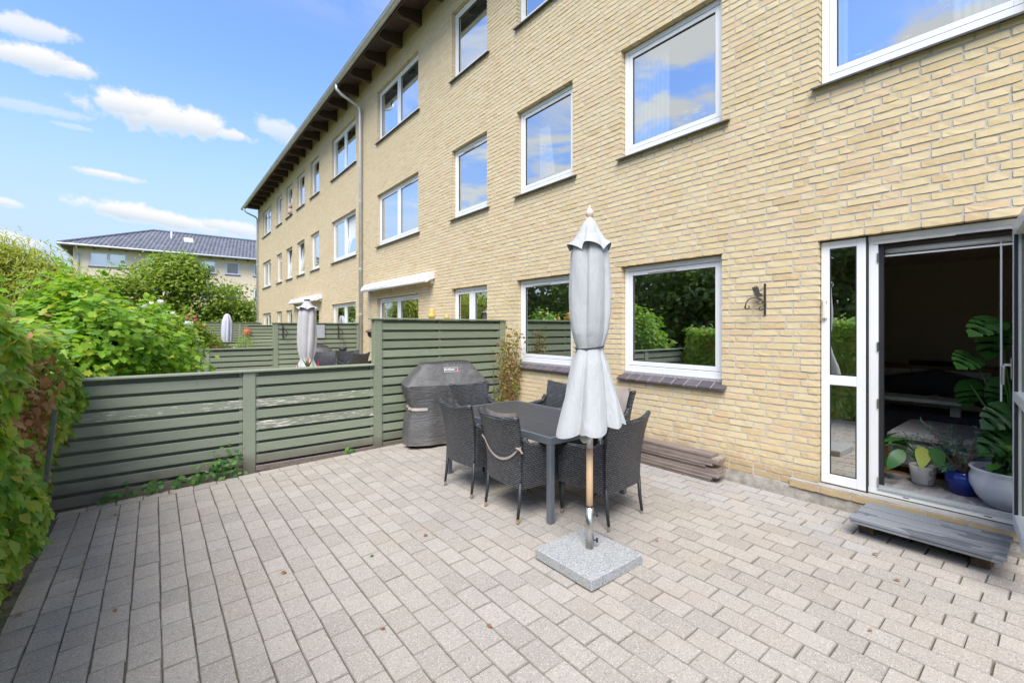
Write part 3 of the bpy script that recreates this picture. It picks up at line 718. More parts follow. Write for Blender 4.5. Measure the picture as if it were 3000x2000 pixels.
# terrace door: frame, fixed side light, open leaf
y0, y1, z0, z1 = op(0, 0)[:4]; x = W + .075
dm = MB(); dm.box(x, x + .075, y1 - .012, y1 - .003, z0, z1 - .01)
dm = ring(y0 + .003, y1 - .003, z0 + .005, z1 - .003, .042, x, x + .08, .003, .045); dm.box(x + .0006, x + .08, 1.062, 1.125, z0 + .05, z1 - .045, .003)
door = part('terrace_door', dm, 'white_pvc', bld)
sy0, sy1 = 1.139, y1 - .006; zb = z0 + .008
sm = ring(sy0, sy1, zb, z1 - .006, .066, x - .022, x - .0005, .004, .085); sm.box(x - .0215, x - .0005, sy0 + .066, sy1 - .066, 1.148, 1.235, .004)
part('side_panel', sm, 'white_pvc', door)
for a, b in ((zb + .087, 1.146), (1.237, z1 - .073)):
    part('pane', MB().box(x - .012, x - .006, sy0 + .062, sy1 - .062, a - .004, b + .004), 'window_glass', door)
    part('gasket', ring(sy0 + .066, sy1 - .066, a, b, .008, x - .017, x - .0125, 0), 'black_gasket_and_shade', door)
part('joint_cover', MB().box(x - .020, x - .002, 1.126, 1.138, z0, z1 - .005), 'black_gasket_and_shade', door)
part('threshold', MB().box(x - .012, x + .09, .20, 1.062, z0 + .05, z0 + .062).box(x + .02, x + .03, .22, 1.06, z0 + .062, z0 + .08), 'zinc', door)
part('door_seal', MB().box(x + .03, x + .06, 1.030, 1.0615, z0 + .06, z1 - .05).box(x + .03, x + .06, .23, 1.030, z1 - .085, z1 - .046).box(x + .031, x + .055, .23, 1.03, z0 + .0505, z0 + .058), 'black_gasket_and_shade', door)
part('head_trim', MB().box(x - .006, x - .0005, .2, 1.09, z1 - .075, z1 - .045), 'vent_plastic', door)
hd = MB()
for zz in (1.755, 1.905): hd.box(x - .05, x - .0225, sy1 - .05, sy1 - .012, zz - .012, zz + .012, .003)
hd.box(x - .058, x - .045, sy1 - .045, sy1 - .022, 1.745, 1.915, .004); part('pull_handle', hd, 'vent_plastic', door)
for zz in (.36, 1.02, 1.50, 2.25): part('hinge', MB().box(x - .008, x - .0008, 1.054, 1.066, zz - .04, zz + .04), 'steel', door)
part('drain_slot', MB().box(x - .0008, x + .001, .86, .90, z0 + .022, z0 + .028).box(x - .0008, x + .001, .40, .44, z0 + .022, z0 + .028), 'black_gasket_and_shade', door)
# the open leaf stands out from the wall
LW = .80; lz0, lz1 = z0 + .03, z1 - .055
def leafm(mb): return mb.move(Matrix.Translation((W + .03, .262, 0)) @ Matrix.Rotation(rad(7.5), 4, 'Z'))
lf = MB(); zA, zB = lz0, lz1      # leaf in local space: x from 0 back to -LW, thickness along y
lf.box(-.082, 0, -.035, .035, zA, zB, .004); lf.box(-LW, -LW + .082, -.035, .035, zA, zB, .004); lf.box(-LW + .082, -.082, -.034, .034, zB - .082, zB, .004); lf.box(-LW + .082, -.082, -.034, .034, zA, zA + .09, .004); lf.box(-LW + .082, -.082, -.034, .034, 1.15, 1.22, .004)
part('door_leaf', leafm(lf), 'white_pvc', door)
for a, b in ((zA + .088, 1.152), (1.218, zB - .080)):
    part('pane', leafm(MB().box(-LW + .08, -.08, -.006, .006, a, b)), 'window_glass', door)
    part('gasket', leafm(MB().box(-.091, -.0825, .014, .033, a, b)), 'black_gasket_and_shade', door); part('gasket', leafm(MB().box(-LW + .0825, -LW + .091, .014, .033, a, b)), 'black_gasket_and_shade', door)
hm = MB(); hm.box(-.055, -.028, .036, .046, 1.30, 1.45, .003); hm.tube([(-.04, .046, 1.40), (-.04, .075, 1.40), (-.04, .080, 1.385), (-.03, .082, 1.30), (-.028, .082, 1.26)], [.011, .011, .0115, .011, .009], 10)
part('door_handle', leafm(hm), 'steel', door, smooth=False)
part('stay_wire', MB().tube([(W + .09, .62, z1 - .07), (W - .10, .30, z1 - .10)], .003, 6), 'iron', door)

# eaves: soffit, rafters, fascia, gutter, downpipes
GX, GZ = 4.06, 8.53; ex = thing
sf = MB(); sf.quad((GX + .03, YA, 8.64), (W + .02, YA, 8.80), (W + .02, YB + .55, 8.80), (GX + .03, YB + .55, 8.64))
part('soffit', sf, 'soffit_wood', bld)
tp = MB(); tp.box(W + .001, W + .2, YA, YB, ROOF_Z, 8.80); part('wall_top', tp, 'brick_yellow', bld)
y = .25
while y < YB + .5:
    part('rafter', MB().prism([(GX + .04, 8.535), (GX + .04, 8.655), (W + .03, 8.80), (W + .03, 8.455), (GX + .16, 8.455)], 'y', y - .045, y + .045), 'soffit_wood', bld); y += 1.0
part('fascia', MB().box(GX + .012, GX + .038, YA, YB + .55, 8.49, 8.70), 'soffit_wood', bld)
gp = [(GX - .075 * math.cos(a), GZ - .075 * math.sin(a)) for a in np.linspace(0, pi, 13)]; gp2 = [(GX - .070 * math.cos(a), GZ - .070 * math.sin(a)) for a in np.linspace(pi, 0, 13)]
gut = part('gutter', MB().prism([(p[0] - .065, p[1] + .03) for p in gp + gp2], 'y', YA, YB + .6), 'zinc', bld, smooth=False)
part('gutter_lip', MB().tube([(GX - .142, YA, GZ + .034), (GX - .142, YB + .6, GZ + .034)], .011, 8), 'zinc', gut)
y = .6
while y < YB + .5:
    part('gutter_joint', MB().prism([(GX - .065 - .078 * math.cos(a), GZ + .03 - .078 * math.sin(a)) for a in np.linspace(0, pi, 11)], 'y', y - .012, y + .012), 'zinc', gut); y += .78
def downpipe(y):
    dp = part('downpipe', MB().tube([(GX - .065, y + .1, GZ - .03), (GX - .06, y + .1, GZ - .18), (GX + .05, y + .07, GZ - .30), (W - .16, y + .02, GZ - .50), (W - .085, y, GZ - .60), (W - .08, y, GZ - .75), (W - .08, y, -.1)], .042, 14), 'zinc', bld, smooth=True)
    for z in (7.6, 5.3, 3.35, 2.05): part('pipe_collar', MB().tube([(W - .08, y, z - .03), (W - .08, y, z + .03)], .0475, 14).box(W - .04, W + .01, y - .01, y + .01, z - .01, z + .01), 'zinc', dp)
downpipe(12.86); downpipe(29.5)
rf = MB(); R0, RX = 8.70, W + 5
rf.poly([(GX - .03, YA, R0), (GX - .03, YB + .6, R0), (RX, YB - 4.5, R0 + 2.75), (RX, YA, R0 + 2.75)]); rf.poly([(GX - .03, YB + .6, R0), (W + 10.7, YB + .6, R0), (RX, YB - 4.5, R0 + 2.75)]); rf.poly([(W + 10.7, YB + .6, R0), (W + 10.7, YA, R0), (RX, YA, R0 + 2.75), (RX, YB - 4.5, R0 + 2.75)])
rf.quad((GX + .03, YB + .55, 8.64), (W + 10.7, YB + .55, 8.64), (W + 10.7, YB + .02, 8.64), (GX + .03, YB + .02, 8.64))
part('roof', rf, 'roof_felt', bld)

# ------------------------------------------------------------------ the pale building behind
FY = 49.4; far = thing('apartment_building', (5, FY, -.16), 'pale three-storey building with blue-grey tiled hip roof behind the gardens', 'building')
X0, X1, ZE = -5.05, 22.0, 8.15
fh = []
for k, (u0, u1) in enumerate(((261, 372), (425, 470), (508, 549), (587, 634), (661, 702), (743, 790))):
    a, b = at_y(u0, 960, FY).x, at_y(u1, 960, FY).x
    for fl, (za, zb_) in enumerate(((1.25, 2.55), (4.2, 5.4), (6.63, 7.82))): fh.append((a, b, za, zb_, k, fl))
fw = MB()
xs = sorted({X0, X1, *[q for h in fh for q in h[:2]]}); zs = sorted({-.2, ZE + .2, *[q for h in fh for q in h[2:4]]})
for i in range(len(xs) - 1):
    for j in range(len(zs) - 1):
        cx, cz = (xs[i] + xs[i + 1]) / 2, (zs[j] + zs[j + 1]) / 2
        if not any(h[0] < cx < h[1] and h[2] < cz < h[3] for h in fh): fw.quad((xs[i], FY, zs[j]), (xs[i + 1], FY, zs[j]), (xs[i + 1], FY, zs[j + 1]), (xs[i], FY, zs[j + 1]))
fw.quad((X0, FY, -.2), (X0, FY, ZE + .2), (X0, FY + 10, ZE + .2), (X0, FY + 10, -.2)); fw.quad((X1, FY, -.2), (X1, FY + 10, -.2), (X1, FY + 10, ZE + .2), (X1, FY, ZE + .2)); fw.quad((X0, FY + 10, -.2), (X0, FY + 10, ZE), (X1, FY + 10, ZE), (X1, FY + 10, -.2))
part('wall', fw, 'cream_wall', far)
for (a, b, za, zb_, k, fl) in fh:
    m = MB()
    wd_ = .13
    for q in ((a, a + wd_, za, zb_), (b - wd_, b, za, zb_), (a + wd_, b - wd_, zb_ - wd_, zb_), (a + wd_, b - wd_, za, za + wd_)): m.box(q[0], q[1], FY + .03, FY + .11, q[2], q[3])
    if k == 0: c = (a + b) / 2; m.box(c - .1, c + .1, FY + .031, FY + .11, za + wd_, zb_ - wd_)
    wn = part('window', m, 'white_pvc', far)
    part('pane', MB().quad((a, FY + .08, za), (b, FY + .08, za), (b, FY + .08, zb_), (a, FY + .08, zb_)), 'window_glass', wn)
    part('sill', MB().box(a - .06, b + .06, FY - .07, FY + .03, za - .07, za - .005), 'sill_slate', wn)
    part('room_back', MB().quad((a - .2, FY + .5, za - .2), (b + .2, FY + .5, za - .2), (b + .2, FY + .5, zb_ + .2), (a - .2, FY + .5, zb_ + .2)), 'curtain' if fl == 2 else 'sofa_grey', wn)
EV = .75; ey, rz_, ry = FY - EV, 10.78, FY + 5
hipx = X0 - EV + (ry - ey)
def zroof(y): return ZE + (rz_ - ZE) * (y - ey) / (ry - ey)
rf = MB(); rf.poly([(X0 - EV, ey, ZE), (X1, ey, ZE), (X1, ry, rz_), (hipx, ry, rz_)]); rf.poly([(X0 - EV, ey, ZE), (hipx, ry, rz_), (X0 - EV, ry * 2 - ey, ZE)]); rf.poly([(X0 - EV, 2 * ry - ey, ZE), (hipx, ry, rz_), (X1, ry, rz_), (X1, 2 * ry - ey, ZE)])
rf.poly([(X0 - EV, ey, ZE - .05), (X0 - EV, ey + .9, ZE - .05), (X1, ey + .9, ZE - .05), (X1, ey, ZE - .05)]); rf.poly([(X0 - EV, ey, ZE - .051), (X0 + .1, ey, ZE - .051), (X0 + .1, ey + 10, ZE - .051), (X0 - EV, ey + 10, ZE - .051)])
froof = part('roof', rf, 'roof_felt', far)
# pantiles as real waves, row over row
TW, TR = .30, .40; tv, tf = [], []
nrow = int((ry - ey) / TR * 1.12); slope = math.hypot(ry - ey, rz_ - ZE)
for r in range(nrow):
    t0, t1 = r / nrow, (r + 1) / nrow; ya, yb = ey + (ry - ey) * t0, ey + (ry - ey) * t1 + .03
    xa = X0 - EV + (hipx - X0 + EV) * t0 + .1; ncol = int((9.5 - xa) / TW)
    for c in range(ncol):
        b0 = len(tv)
        for k in range(5):
            xx = xa + (c + k / 4) * TW; dz = .035 * math.sin(2 * pi * k / 4) + .03
            tv += [(xx, ya, zroof(ya) + dz + .035), (xx, yb, zroof(yb) + dz + .005), (xx, ya + .002, zroof(ya) + dz - .01)]
        for k in range(4):
            p = b0 + 3 * k; tf += [(p, p + 3, p + 4, p + 1), (p + 2, p + 5, p + 3, p)]
me = arr_mesh('roof_tiles', np.array(tv) - np.array(wloc(far)), tf); me.materials.append(MATS['roof_tile_blue']); part('roof_tiles', me, 'roof_tile_blue', far, kind='stuff')
rp = MB()
for k in range(24):
    t0, t1 = k / 24, (k + 1) / 24 + .01; P = lambda t: (X0 - EV + (hipx - X0 + EV) * t, ey + (ry - ey) * t, ZE + (rz_ - ZE) * t + .07)
    rp.tube([P(t0), P(t1)], [.12, .10], 8)
for k in range(26): rp.tube([(hipx + k * .4, ry, rz_ + .07), (hipx + k * .4 + .42, ry, rz_ + .07)], [.12, .10], 8)
part('ridge_tiles', rp, 'roof_tile_blue', froof)
p = at_y(570, 696, FY + 3.4); sk = MB(); y_ = FY + 2.9
a, b = at_y(539, 696, y_).x, at_y(566, 696, y_).x; sk.prism([(y_ - .45, zroof(y_ - .45) + .04), (y_ - .45, zroof(y_ - .45) + .16), (y_ + .5, zroof(y_ + .5) + .16), (y_ + .5, zroof(y_ + .5) + .04)], 'x', a, b); part('skylight', sk, 'white_pvc', froof)
a = at_y(503, 690, y_).x; part('vent_pipe', MB().tube([(a, y_ + .4, zroof(y_ + .4) - .1), (a, y_ + .4, zroof(y_ + .4) + .62)], .09, 12), 'white_pvc', froof)
part('gutter', MB().tube([(X0 - EV - .05, ey - .06, ZE), (9.5, ey - .06, ZE)], .085, 8), 'zinc', far)
part('gutter', MB().tube([(X0 - EV - .06, ey - .05, ZE), (X0 - EV - .06, ey + 10, ZE)], .085, 8), 'zinc', far)
part('downpipe', MB().tube([(X0 + .25, ey - .05, ZE - .05), (X0 + .3, FY - .08, ZE - .7), (X0 + .3, FY - .08, 0)], .055, 8), 'zinc', far)
for k in range(16): part('rafter_end', MB().box(X0 + .2 + k * .98, X0 + .3 + k * .98, ey + .03, FY, ZE - .17, ZE - .06), 'white_pvc' if False else 'soffit_wood', far)
a = at_y(742, 940, FY).x; part('awning_box', MB().box(a - .6, a + 2.4, FY - .22, FY - .01, 2.95, 3.15), 'awning_white', far)

# ------------------------------------------------------------------ slat fences
def fence(name, label, yf, posts, ztop, first, pitch, n, batt=(), cap=(None, None), zb=None, peel=(), hb=.098, group=None, worn=True, endpost=True):
    """posts: list of (x0, x1) post faces; boards run between them on both sides of the posts"""
    t = thing(name, ((posts[0][0] + posts[-1][1]) / 2, yf + .04, gz(posts[-1][0])), label, 'fence', group)
    for (a, b) in posts:
        m = MB(); m.box(a, b, yf - .012, yf + .098, (zb if zb is not None else gz((a + b) / 2)) - .05, ztop - .024, .003); part('post', m, 'fence_paint', t)
    for i in range(len(posts) - 1):
        a, b = posts[i][1] + .001, posts[i + 1][0] - .001
        for k in range(n):
            z1 = first - k * pitch; z0 = z1 - hb; lo = (zb if zb is not None else min(gz(a), gz(b)) - .02)
            if z1 < lo + .03: break
            z0 = max(z0, lo)
            pl_ = 'fence_paint_peeling' if (i, k) in peel else ('fence_paint_worn' if (worn and random.random() < .55) else 'fence_paint')
            d = random.gauss(0, .0016)
            m = MB(); m.box(a, b, yf + .002 + d, yf + .021 + d, z0 + random.gauss(0, .0012), z1 + random.gauss(0, .0012), .0022); part('board', m, pl_, t)
            zz = z1 + pitch / 2 + .012
            m = MB(); m.box(a, b, yf + .066, yf + .085, max(lo, zz - hb), min(zz, ztop - .026), .0022); part('back_board', m, 'fence_paint', t)
        for xa in (a + .001, b - .036): m = MB(); m.box(xa, xa + .035, yf + .0235, yf + .0645, (zb if zb is not None else gz(a)) - .02, ztop - .025); part('batten', m, 'fence_paint_worn', t)
    for xa in batt: m = MB(); m.box(xa, xa + .045, yf + .0235, yf + .0645, gz(xa), ztop - .025); part('batten', m, 'fence_paint_worn', t)
    m = MB(); m.box(posts[0][0] - .03 if cap[0] is None else cap[0], posts[-1][1] + .0 if cap[1] is None else cap[1], yf - .034, yf + .125, ztop - .023, ztop, .004); part('cap_rail', m, 'fence_paint_worn', t)
    return t
YF = 6.13
fence('low_fence', 'low green slat fence with peeling paint behind the empty paving', YF, [(-.98, -.87), (.815, .945), (2.395, 2.399)], 1.155, 1.074, .134, 9, peel={(0, 2), (1, 2), (1, 4)}, cap=(-1.0, 2.398))
fence('tall_fence', 'tall green slat fence panel between low fence and house wall', YF, [(2.40, 2.515), (4.60, 4.695)], 1.80, 1.727, .130, 14, batt=(3.43,), cap=(2.36, 4.70))
fence('low_fence', "neighbour's low green fence behind the big green shrub", 12.98, [(.15, .25), (.93, 1.03), (2.40, 2.404)], 1.15, 1.07, .134, 8, zb=-.05, cap=(.1, 2.403), worn=False)
fence('tall_fence', "neighbour's tall green fence panel beside the downpipe", 12.98, [(2.405, 2.52), (4.58, 4.67)], 1.80, 1.727, .130, 14, cap=(2.37, 4.68), zb=-.05, worn=False)
fence('low_fence', 'far low green fence two gardens away', 20.2, [(.2, .3), (2.74, 2.744)], 1.13, 1.05, .134, 8, zb=-.05, cap=(.1, 2.743), worn=False)
fence('tall_fence', 'far tall green fence panel two gardens away', 20.2, [(2.745, 2.86), (4.58, 4.67)], 1.78, 1.71, .130, 14, cap=(2.72, 4.68), zb=-.05, worn=False)
fence('tall_fence', 'farthest dark green fence beyond the lilac parasol', 28.6, [(1.9, 2.0), (3.6, 3.7), (5.3, 5.4)], 1.95, 1.88, .134, 14, zb=-.05, worn=False)
m = MB(); m.box(.95, 2.40, YF - .025, YF - .004, gz(1.7) - .03, gz(1.7) + .035, .003); tag(part('kick_board', m, 'board_weathered'), 'worn wooden board lying along the foot of the low fence', 'board')

# ------------------------------------------------------------------ plants
def plant_root(name, loc, label, cat, group=None): return thing(name, loc, label, cat, group)
def leaves(name, base, P, N, size, mat, parent, up=None, svar=.3, kind='stuff'):
    n = len(P); up = unit(n) if up is None else up
    R = rot_basis(N, up); S = size * (1 + svar * RNG.uniform(-1, 1, n))
    me = scatter(name, base, P - np.array(wloc(parent)), R, S); me.materials.append(MATS[mat])
    return part(name, me, mat, parent, kind=kind)
def pick_leaves(base, P, N, size, mat, parent, up, count):
    """the leaves that show largest become objects of their own; the rest stay one mass"""
    sc_ = np.array([((1 / pr[2]) if (-60 < pr[0] < 3060 and -60 < pr[1] < 2060) else -pr[2]) for pr in (proj(*p) for p in P)])
    idx = np.argsort(-sc_)[:count]; keep = np.ones(len(P), bool); keep[idx] = False
    BVx, BFx = base; meshes = []
    for k in range(6):
        V = np.array(BVx, float); V[:, 2] += RNG.normal(0, .02, len(V)); V[:, 0] *= RNG.uniform(.85, 1.15)
        me = arr_mesh('leaf', V, BFx); me.materials.append(MATS[mat]); meshes.append(me)
    R = rot_basis(N[idx], up[idx]); o0 = np.array(wloc(parent))
    for k, i in enumerate(idx):
        o = bpy.data.objects.new('leaf', meshes[k % 6]); COL.objects.link(o); o.parent = parent
        Mx = Matrix(R[k].tolist()).to_4x4(); o.matrix_local = Matrix.Translation(P[i] - o0) @ Mx @ Matrix.Diagonal((*([size * RNG.uniform(.75, 1.3)] * 3), 1))
    return keep
# hedge
def hedge_top(y): return 1.66 + .06 * np.sin(y * 2.1 + 1) + .04 * np.sin(y * 5.3) + np.where(y > 3.2, .10 - .12 * np.clip(y - 4.0, 0, 3), .02)
hedge = plant_root('hedge', (-1.2, 2.0, -.13), 'dense beech hedge along the left side of the patio', 'hedge')
n = 15000; y = RNG.uniform(-2.6, 6.12, n); top = hedge_top(y); z = -.08 + (top + .06) * RNG.uniform(0, 1, n) ** .9
bulge = .07 * np.sin(y * 3.1 + z * 2.3) + .06 * np.sin(z * 5.1 - y * 1.7) + .05 * np.sin(y * 9 + z * 4)
xs_ = -.70 + bulge - .08 * np.abs(z / 1.6 - .6) - RNG.gamma(1.3, .05, n) - np.where(z > top - .12, .06, 0) - np.where(z < .15, .05, 0)
P1 = np.stack([xs_, y, z], 1); N1 = np.stack([np.ones(n) * .9, RNG.normal(0, .5, n), RNG.normal(.55, .45, n)], 1)
U1 = np.stack([RNG.normal(.3, .4, n), RNG.normal(0, .7, n), RNG.normal(-.6, .5, n)], 1)
n2 = 6500; y = RNG.uniform(-2.6, 6.12, n2); P2 = np.stack([RNG.uniform(-1.6, -.66, n2), y, hedge_top(y) + RNG.normal(-.02, .06, n2)], 1)
N2 = np.stack([RNG.normal(.2, .5, n2), RNG.normal(0, .5, n2), np.ones(n2)], 1); U2 = unit(n2); U2[:, 2] *= .3
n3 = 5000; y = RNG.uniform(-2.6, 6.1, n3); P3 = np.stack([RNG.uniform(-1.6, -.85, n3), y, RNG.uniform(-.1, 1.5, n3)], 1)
keep = pick_leaves(OVAL, P1, N1, .092, 'hedge_leaf', hedge, U1, 300)
leaves('foliage', OVAL, np.vstack([P1[keep], P2]), np.vstack([N1[keep], N2]), .09, 'hedge_leaf', hedge, np.vstack([U1[keep], U2]))
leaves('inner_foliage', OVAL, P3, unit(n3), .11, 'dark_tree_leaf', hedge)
nb = 420; P4 = np.stack([-.70 + RNG.normal(0, .035, nb), RNG.normal(4.75, .42, nb), RNG.normal(.98, .26, nb)], 1); N4 = unit(nb); N4[:, 0] += 1
leaves('withered_foliage', OVAL, P4, N4, .07, 'dead_leaf', hedge)
st = MB()
for k in range(46):
    y = -2.4 + k * .185 + random.gauss(0, .03); x = -1.12 + random.gauss(0, .08); p = Vector((x, y, -.14)); pts = [p]
    for q in range(6): p = p + Vector((random.gauss(.05, .04), random.gauss(0, .05), .25)); pts.append(p)
    st.tube(pts, [.018, .016, .014, .011, .009, .006, .003], 5)
part('stems', st, 'twig', hedge)

def bush(name, label, cat, loc, ell, nleaf, size, base, mat, npick=0, upb=.5, stems=18, group=None, flowers=None, shell=.55, lift=.0):
    t = plant_root(name, loc, label, cat, group); cx, cy, cz, rx, ry, rz_ = ell
    d = unit(nleaf); lump = 1 + .16 * np.sin(d[:, 0] * 5 + 1) * np.sin(d[:, 1] * 6) + .14 * np.sin(d[:, 2] * 9 + d[:, 0] * 7)
    r = (shell + (1 - shell) * RNG.uniform(0, 1, nleaf) ** .6) * lump * (1 + .06 * RNG.normal(size=nleaf))
    P = np.array([cx, cy, cz]) + d * r[:, None] * np.array([rx, ry, rz_]); ok = P[:, 2] > loc[2] + .03; P = P[ok]; d = d[ok]; n_ = len(P)
    N = d * .8 + np.array([0, 0, upb]) + RNG.normal(0, .45, (n_, 3)); U = d + RNG.normal(0, .5, (n_, 3)); U[:, 2] -= .5
    keep = pick_leaves(base, P, N, size, mat, t, U, npick) if npick else np.ones(n_, bool)
    leaves('foliage', base, P[keep], N[keep], size, mat, t, U[keep])
    s = MB()
    for k in range(stems):
        a = random.uniform(0, 2 * pi); e = Vector((cx + rx * .8 * math.cos(a) * random.random(), cy + ry * .8 * math.sin(a) * random.random(), cz + rz_ * random.uniform(.3, .9)))
        b = Vector((cx + random.gauss(0, .10), cy + random.gauss(0, .10), loc[2])); s.tube([b, b.lerp(e, .5) + Vector((0, 0, .1)), e], [.014, .010, .004], 5)
    part('stems', s, 'twig', t)
    if flowers:
        fm, fn, fs = flowers; d = unit(fn * 4); d = d[(d[:, 1] < .2) & (d[:, 2] > -.1)][:fn]
        for q in d:
            c = np.array([cx, cy, cz]) + q * np.array([rx, ry, rz_]) * 1.02; k = 6
            ang = np.linspace(0, 2 * pi, k, endpoint=False); Nn = np.stack([np.cos(ang) * .6, -np.ones(k) * .9, np.sin(ang) * .6], 1); Uu = np.stack([np.cos(ang), np.zeros(k), np.sin(ang)], 1)
            me = scatter('blossom', TUFT, np.repeat(c[None], k, 0) - np.array(wloc(t)), rot_basis(Nn, Uu), np.full(k, fs)); me.materials.append(MATS[fm]); part('blossom', me, fm, t)
    return t
bush('viburnum_shrub', 'big bright green lobed-leaf shrub rising behind the low fence', 'shrub', (-.5, 7.75, -.16), (-.62, 7.75, .92, 1.04, 1.05, 1.20), 11000, .088, LOBED, 'shrub_leaf', 220, .7, 30, shell=.62)
bush('viburnum_shrub', 'spray of bright green shoots topping the big shrub near the left', 'shrub', (-.85, 8.1, -.16), (-.85, 8.1, 1.55, .55, .55, .80), 3400, .082, LOBED, 'shrub_leaf', 60, .9, 14, shell=.45)
bush('white_hibiscus', 'green shrub with white blossoms right of the big shrub', 'shrub', (-.05, 10.6, -.16), (.02, 10.6, 1.12, .66, .7, 1.0), 5200, .085, LOBED, 'shrub_leaf', 0, .6, 16, flowers=('white_petal', 30, .075))
bush('pink_hibiscus', 'shrub with pink blossoms in front of the far tree', 'shrub', (.72, 14.6, -.16), (.72, 14.6, .95, .62, .6, 1.05), 5200, .085, LOBED, 'tree_leaf', 0, .6, 14, flowers=('pink_petal', 30, .07))
bush('rose_bush', 'loose brownish green rose bush before the lilac parasol', 'shrub', (1.35, 17.8, -.16), (1.35, 17.8, .62, .85, .7, .78), 4200, .075, OVAL, 'rose_leaf', 0, .5, 12, flowers=('white_petal', 6, .05))
bush('potted_bush', 'small bright bush beside the red sun ornament', 'shrub', (2.62, 19.3, -.05), (2.62, 19.3, .85, .36, .3, .62), 1500, .07, SLIM, 'shrub_leaf', 0, .5, 8)
bush('lawn_shrub', 'yellow-green shrub low at the far left behind the hedge', 'shrub', (-2.7, 11.6, -.16), (-2.6, 11.6, .9, 1.3, 1.0, 1.15), 4200, .09, OVAL, 'willow_leaf', 0, .6, 12)

def tree(name, label, base, h, tr, blobs, ncl, per, leaf, mat, shape=TUFT, group=None, droop=0.0, spread=.34):
    t = thing(name, base, label, 'tree', group); B = Vector(base); cs = []
    for k in range(ncl):
        bx, by, bz, rx, ry, rz_ = blobs[k % len(blobs)]; d = unit(1)[0]; r = RNG.uniform(.45, 1.0) ** .5 * RNG.uniform(.82, 1.08)
        cs.append((B.x + bx + d[0] * rx * r, B.y + by + d[1] * ry * r, B.z + bz + d[2] * rz_ * r))
    cs = np.array(cs); C_ = np.repeat(cs, per, 0); n_ = len(C_); off = RNG.normal(0, 1, (n_, 3)) * spread * np.array([1.25, 1.25, .55 + droop])
    if droop: off[:, 2] -= np.abs(RNG.normal(0, droop, n_))
    P = C_ + off; N = off * .6 + RNG.normal(0, .5, (n_, 3)) + np.array([0, 0, .8]); U = unit(n_)
    if droop: U = np.stack([RNG.normal(0, .3, n_), RNG.normal(0, .3, n_), -np.ones(n_)], 1)
    tm = MB(); mid = B + Vector((0, 0, h * .38)); tm.tube([B - Vector((0, 0, .1)), B + Vector((.03, 0, h * .2)), mid], [tr * 1.25, tr, tr * .8], 10)
    for k in range(0, ncl, max(1, ncl // 26)):
        e = Vector(cs[k]); q = mid.lerp(e, .5) + Vector((0, 0, .15 * (e - mid).length)); tm.tube([B + Vector((0, 0, h * random.uniform(.26, .38))), q, e], [tr * .5, tr * .28, tr * .06], 6)
    part('trunk', tm, 'bark', t); leaves('crown', shape, P, N, leaf, mat, t, U); return t
tree('field_maple', 'wide green tree standing before the pale building', (.75, 33.5, -.16), 6, .20, [(-.6, 0, 4.0, 2.4, 2.0, 1.7), (1.8, 0, 3.3, 2.2, 1.8, 1.6), (-2.3, 0, 3.3, 2.0, 1.6, 1.3), (.2, 0, 5.0, 1.5, 1.4, 1.2), (2.7, 0, 2.2, 1.7, 1.4, 1.4)], 210, 95, .24, 'tree_leaf', spread=.38)
tree('willow_tree', 'pale yellow-green willow left of the pale building', (-4.4, 26, -.16), 5.6, .22, [(0, 0, 3.4, 2.3, 1.8, 1.7), (-2.2, 0, 3.0, 2.2, 1.8, 1.7), (1.2, 0, 2.6, 1.5, 1.4, 1.4), (-.6, 0, 4.4, 1.5, 1.2, .9), (1.0, 0, 3.6, 1.3, 1.2, 1.0)], 240, 120, .28, 'willow_leaf', SLIM, droop=.45, spread=.30)
tree('willow_tree', 'second pale willow behind the first at the left edge', (-8.6, 29, -.16), 5.6, .2, [(0, 0, 3.3, 2.6, 2.0, 2.0)], 100, 110, .32, 'willow_leaf', SLIM, droop=.4)
# garden trees opposite the house: they show as reflections in the ground-floor panes
for k, (x, y, h, lab) in enumerate(((-8.8, -3.0, 6.6, 'dark garden tree behind the hedge, seen reflected in the door panes'), (-9.4, 3.2, 7.2, 'dark garden tree behind the hedge, reflected in the wide kitchen window'), (-8.8, 8.8, 6.8, 'dark garden tree reflected in the window behind the parasol'), (-9.6, 14.6, 7.0, "leafy garden tree reflected in the neighbour's panes"), (-9.0, 21.0, 6.8, 'leafy garden tree far along the row, reflected in the far panes'))):
    tree('garden_tree', lab, (x, y, -.16), h, .17, [(0, 0, h * .60, 2.6, 3.2, h * .38), (.3, .6, h * .32, 2.4, 3.1, h * .27)], 150, 85, .26, 'dark_tree_leaf', OVAL, 'trees opposite the house', spread=.36)

# climber at the end of the tall fence
cl = thing('climbing_plant', (4.52, 6.02, gz(4.5)), 'half-withered climber with reddish leaves between fence and window', 'plant')
s = MB(); P = []
for k in range(11):
    p = Vector((4.50 + random.gauss(0, .05), 5.98 + random.gauss(0, .05), gz(4.5) - .02)); pts = [p]; up_ = random.uniform(.9, 1.62)
    for q in range(8):
        p = p + Vector((random.gauss(.006, .035), random.gauss(-.03, .03), up_ / 8)); p.x = min(p.x, W - .03); pts.append(p); P += [tuple(p + Vector((random.gauss(-.02, .05), random.gauss(-.02, .06), random.gauss(0, .05)))) for _ in range(11)]
    s.tube(pts, [.006] * 5 + [.004] * 4, 5)
part('stems', s, 'twig', cl, kind='stuff'); P = np.array(P); P[:, 0] = np.minimum(P[:, 0], W - .02); N = unit(len(P)); N[:, 1] -= .8; N[:, 0] -= .5
leaves('foliage', OVAL, P, N, .05, 'climber_leaf', cl)
sk_ = MB().tube([(4.44, 6.04, gz(4.4) - .03), (4.40, 6.05, 1.05)], .005, 6); tag(part('plant_stake', sk_, 'stake_green'), 'thin green plant stake beside the climber', 'stake')
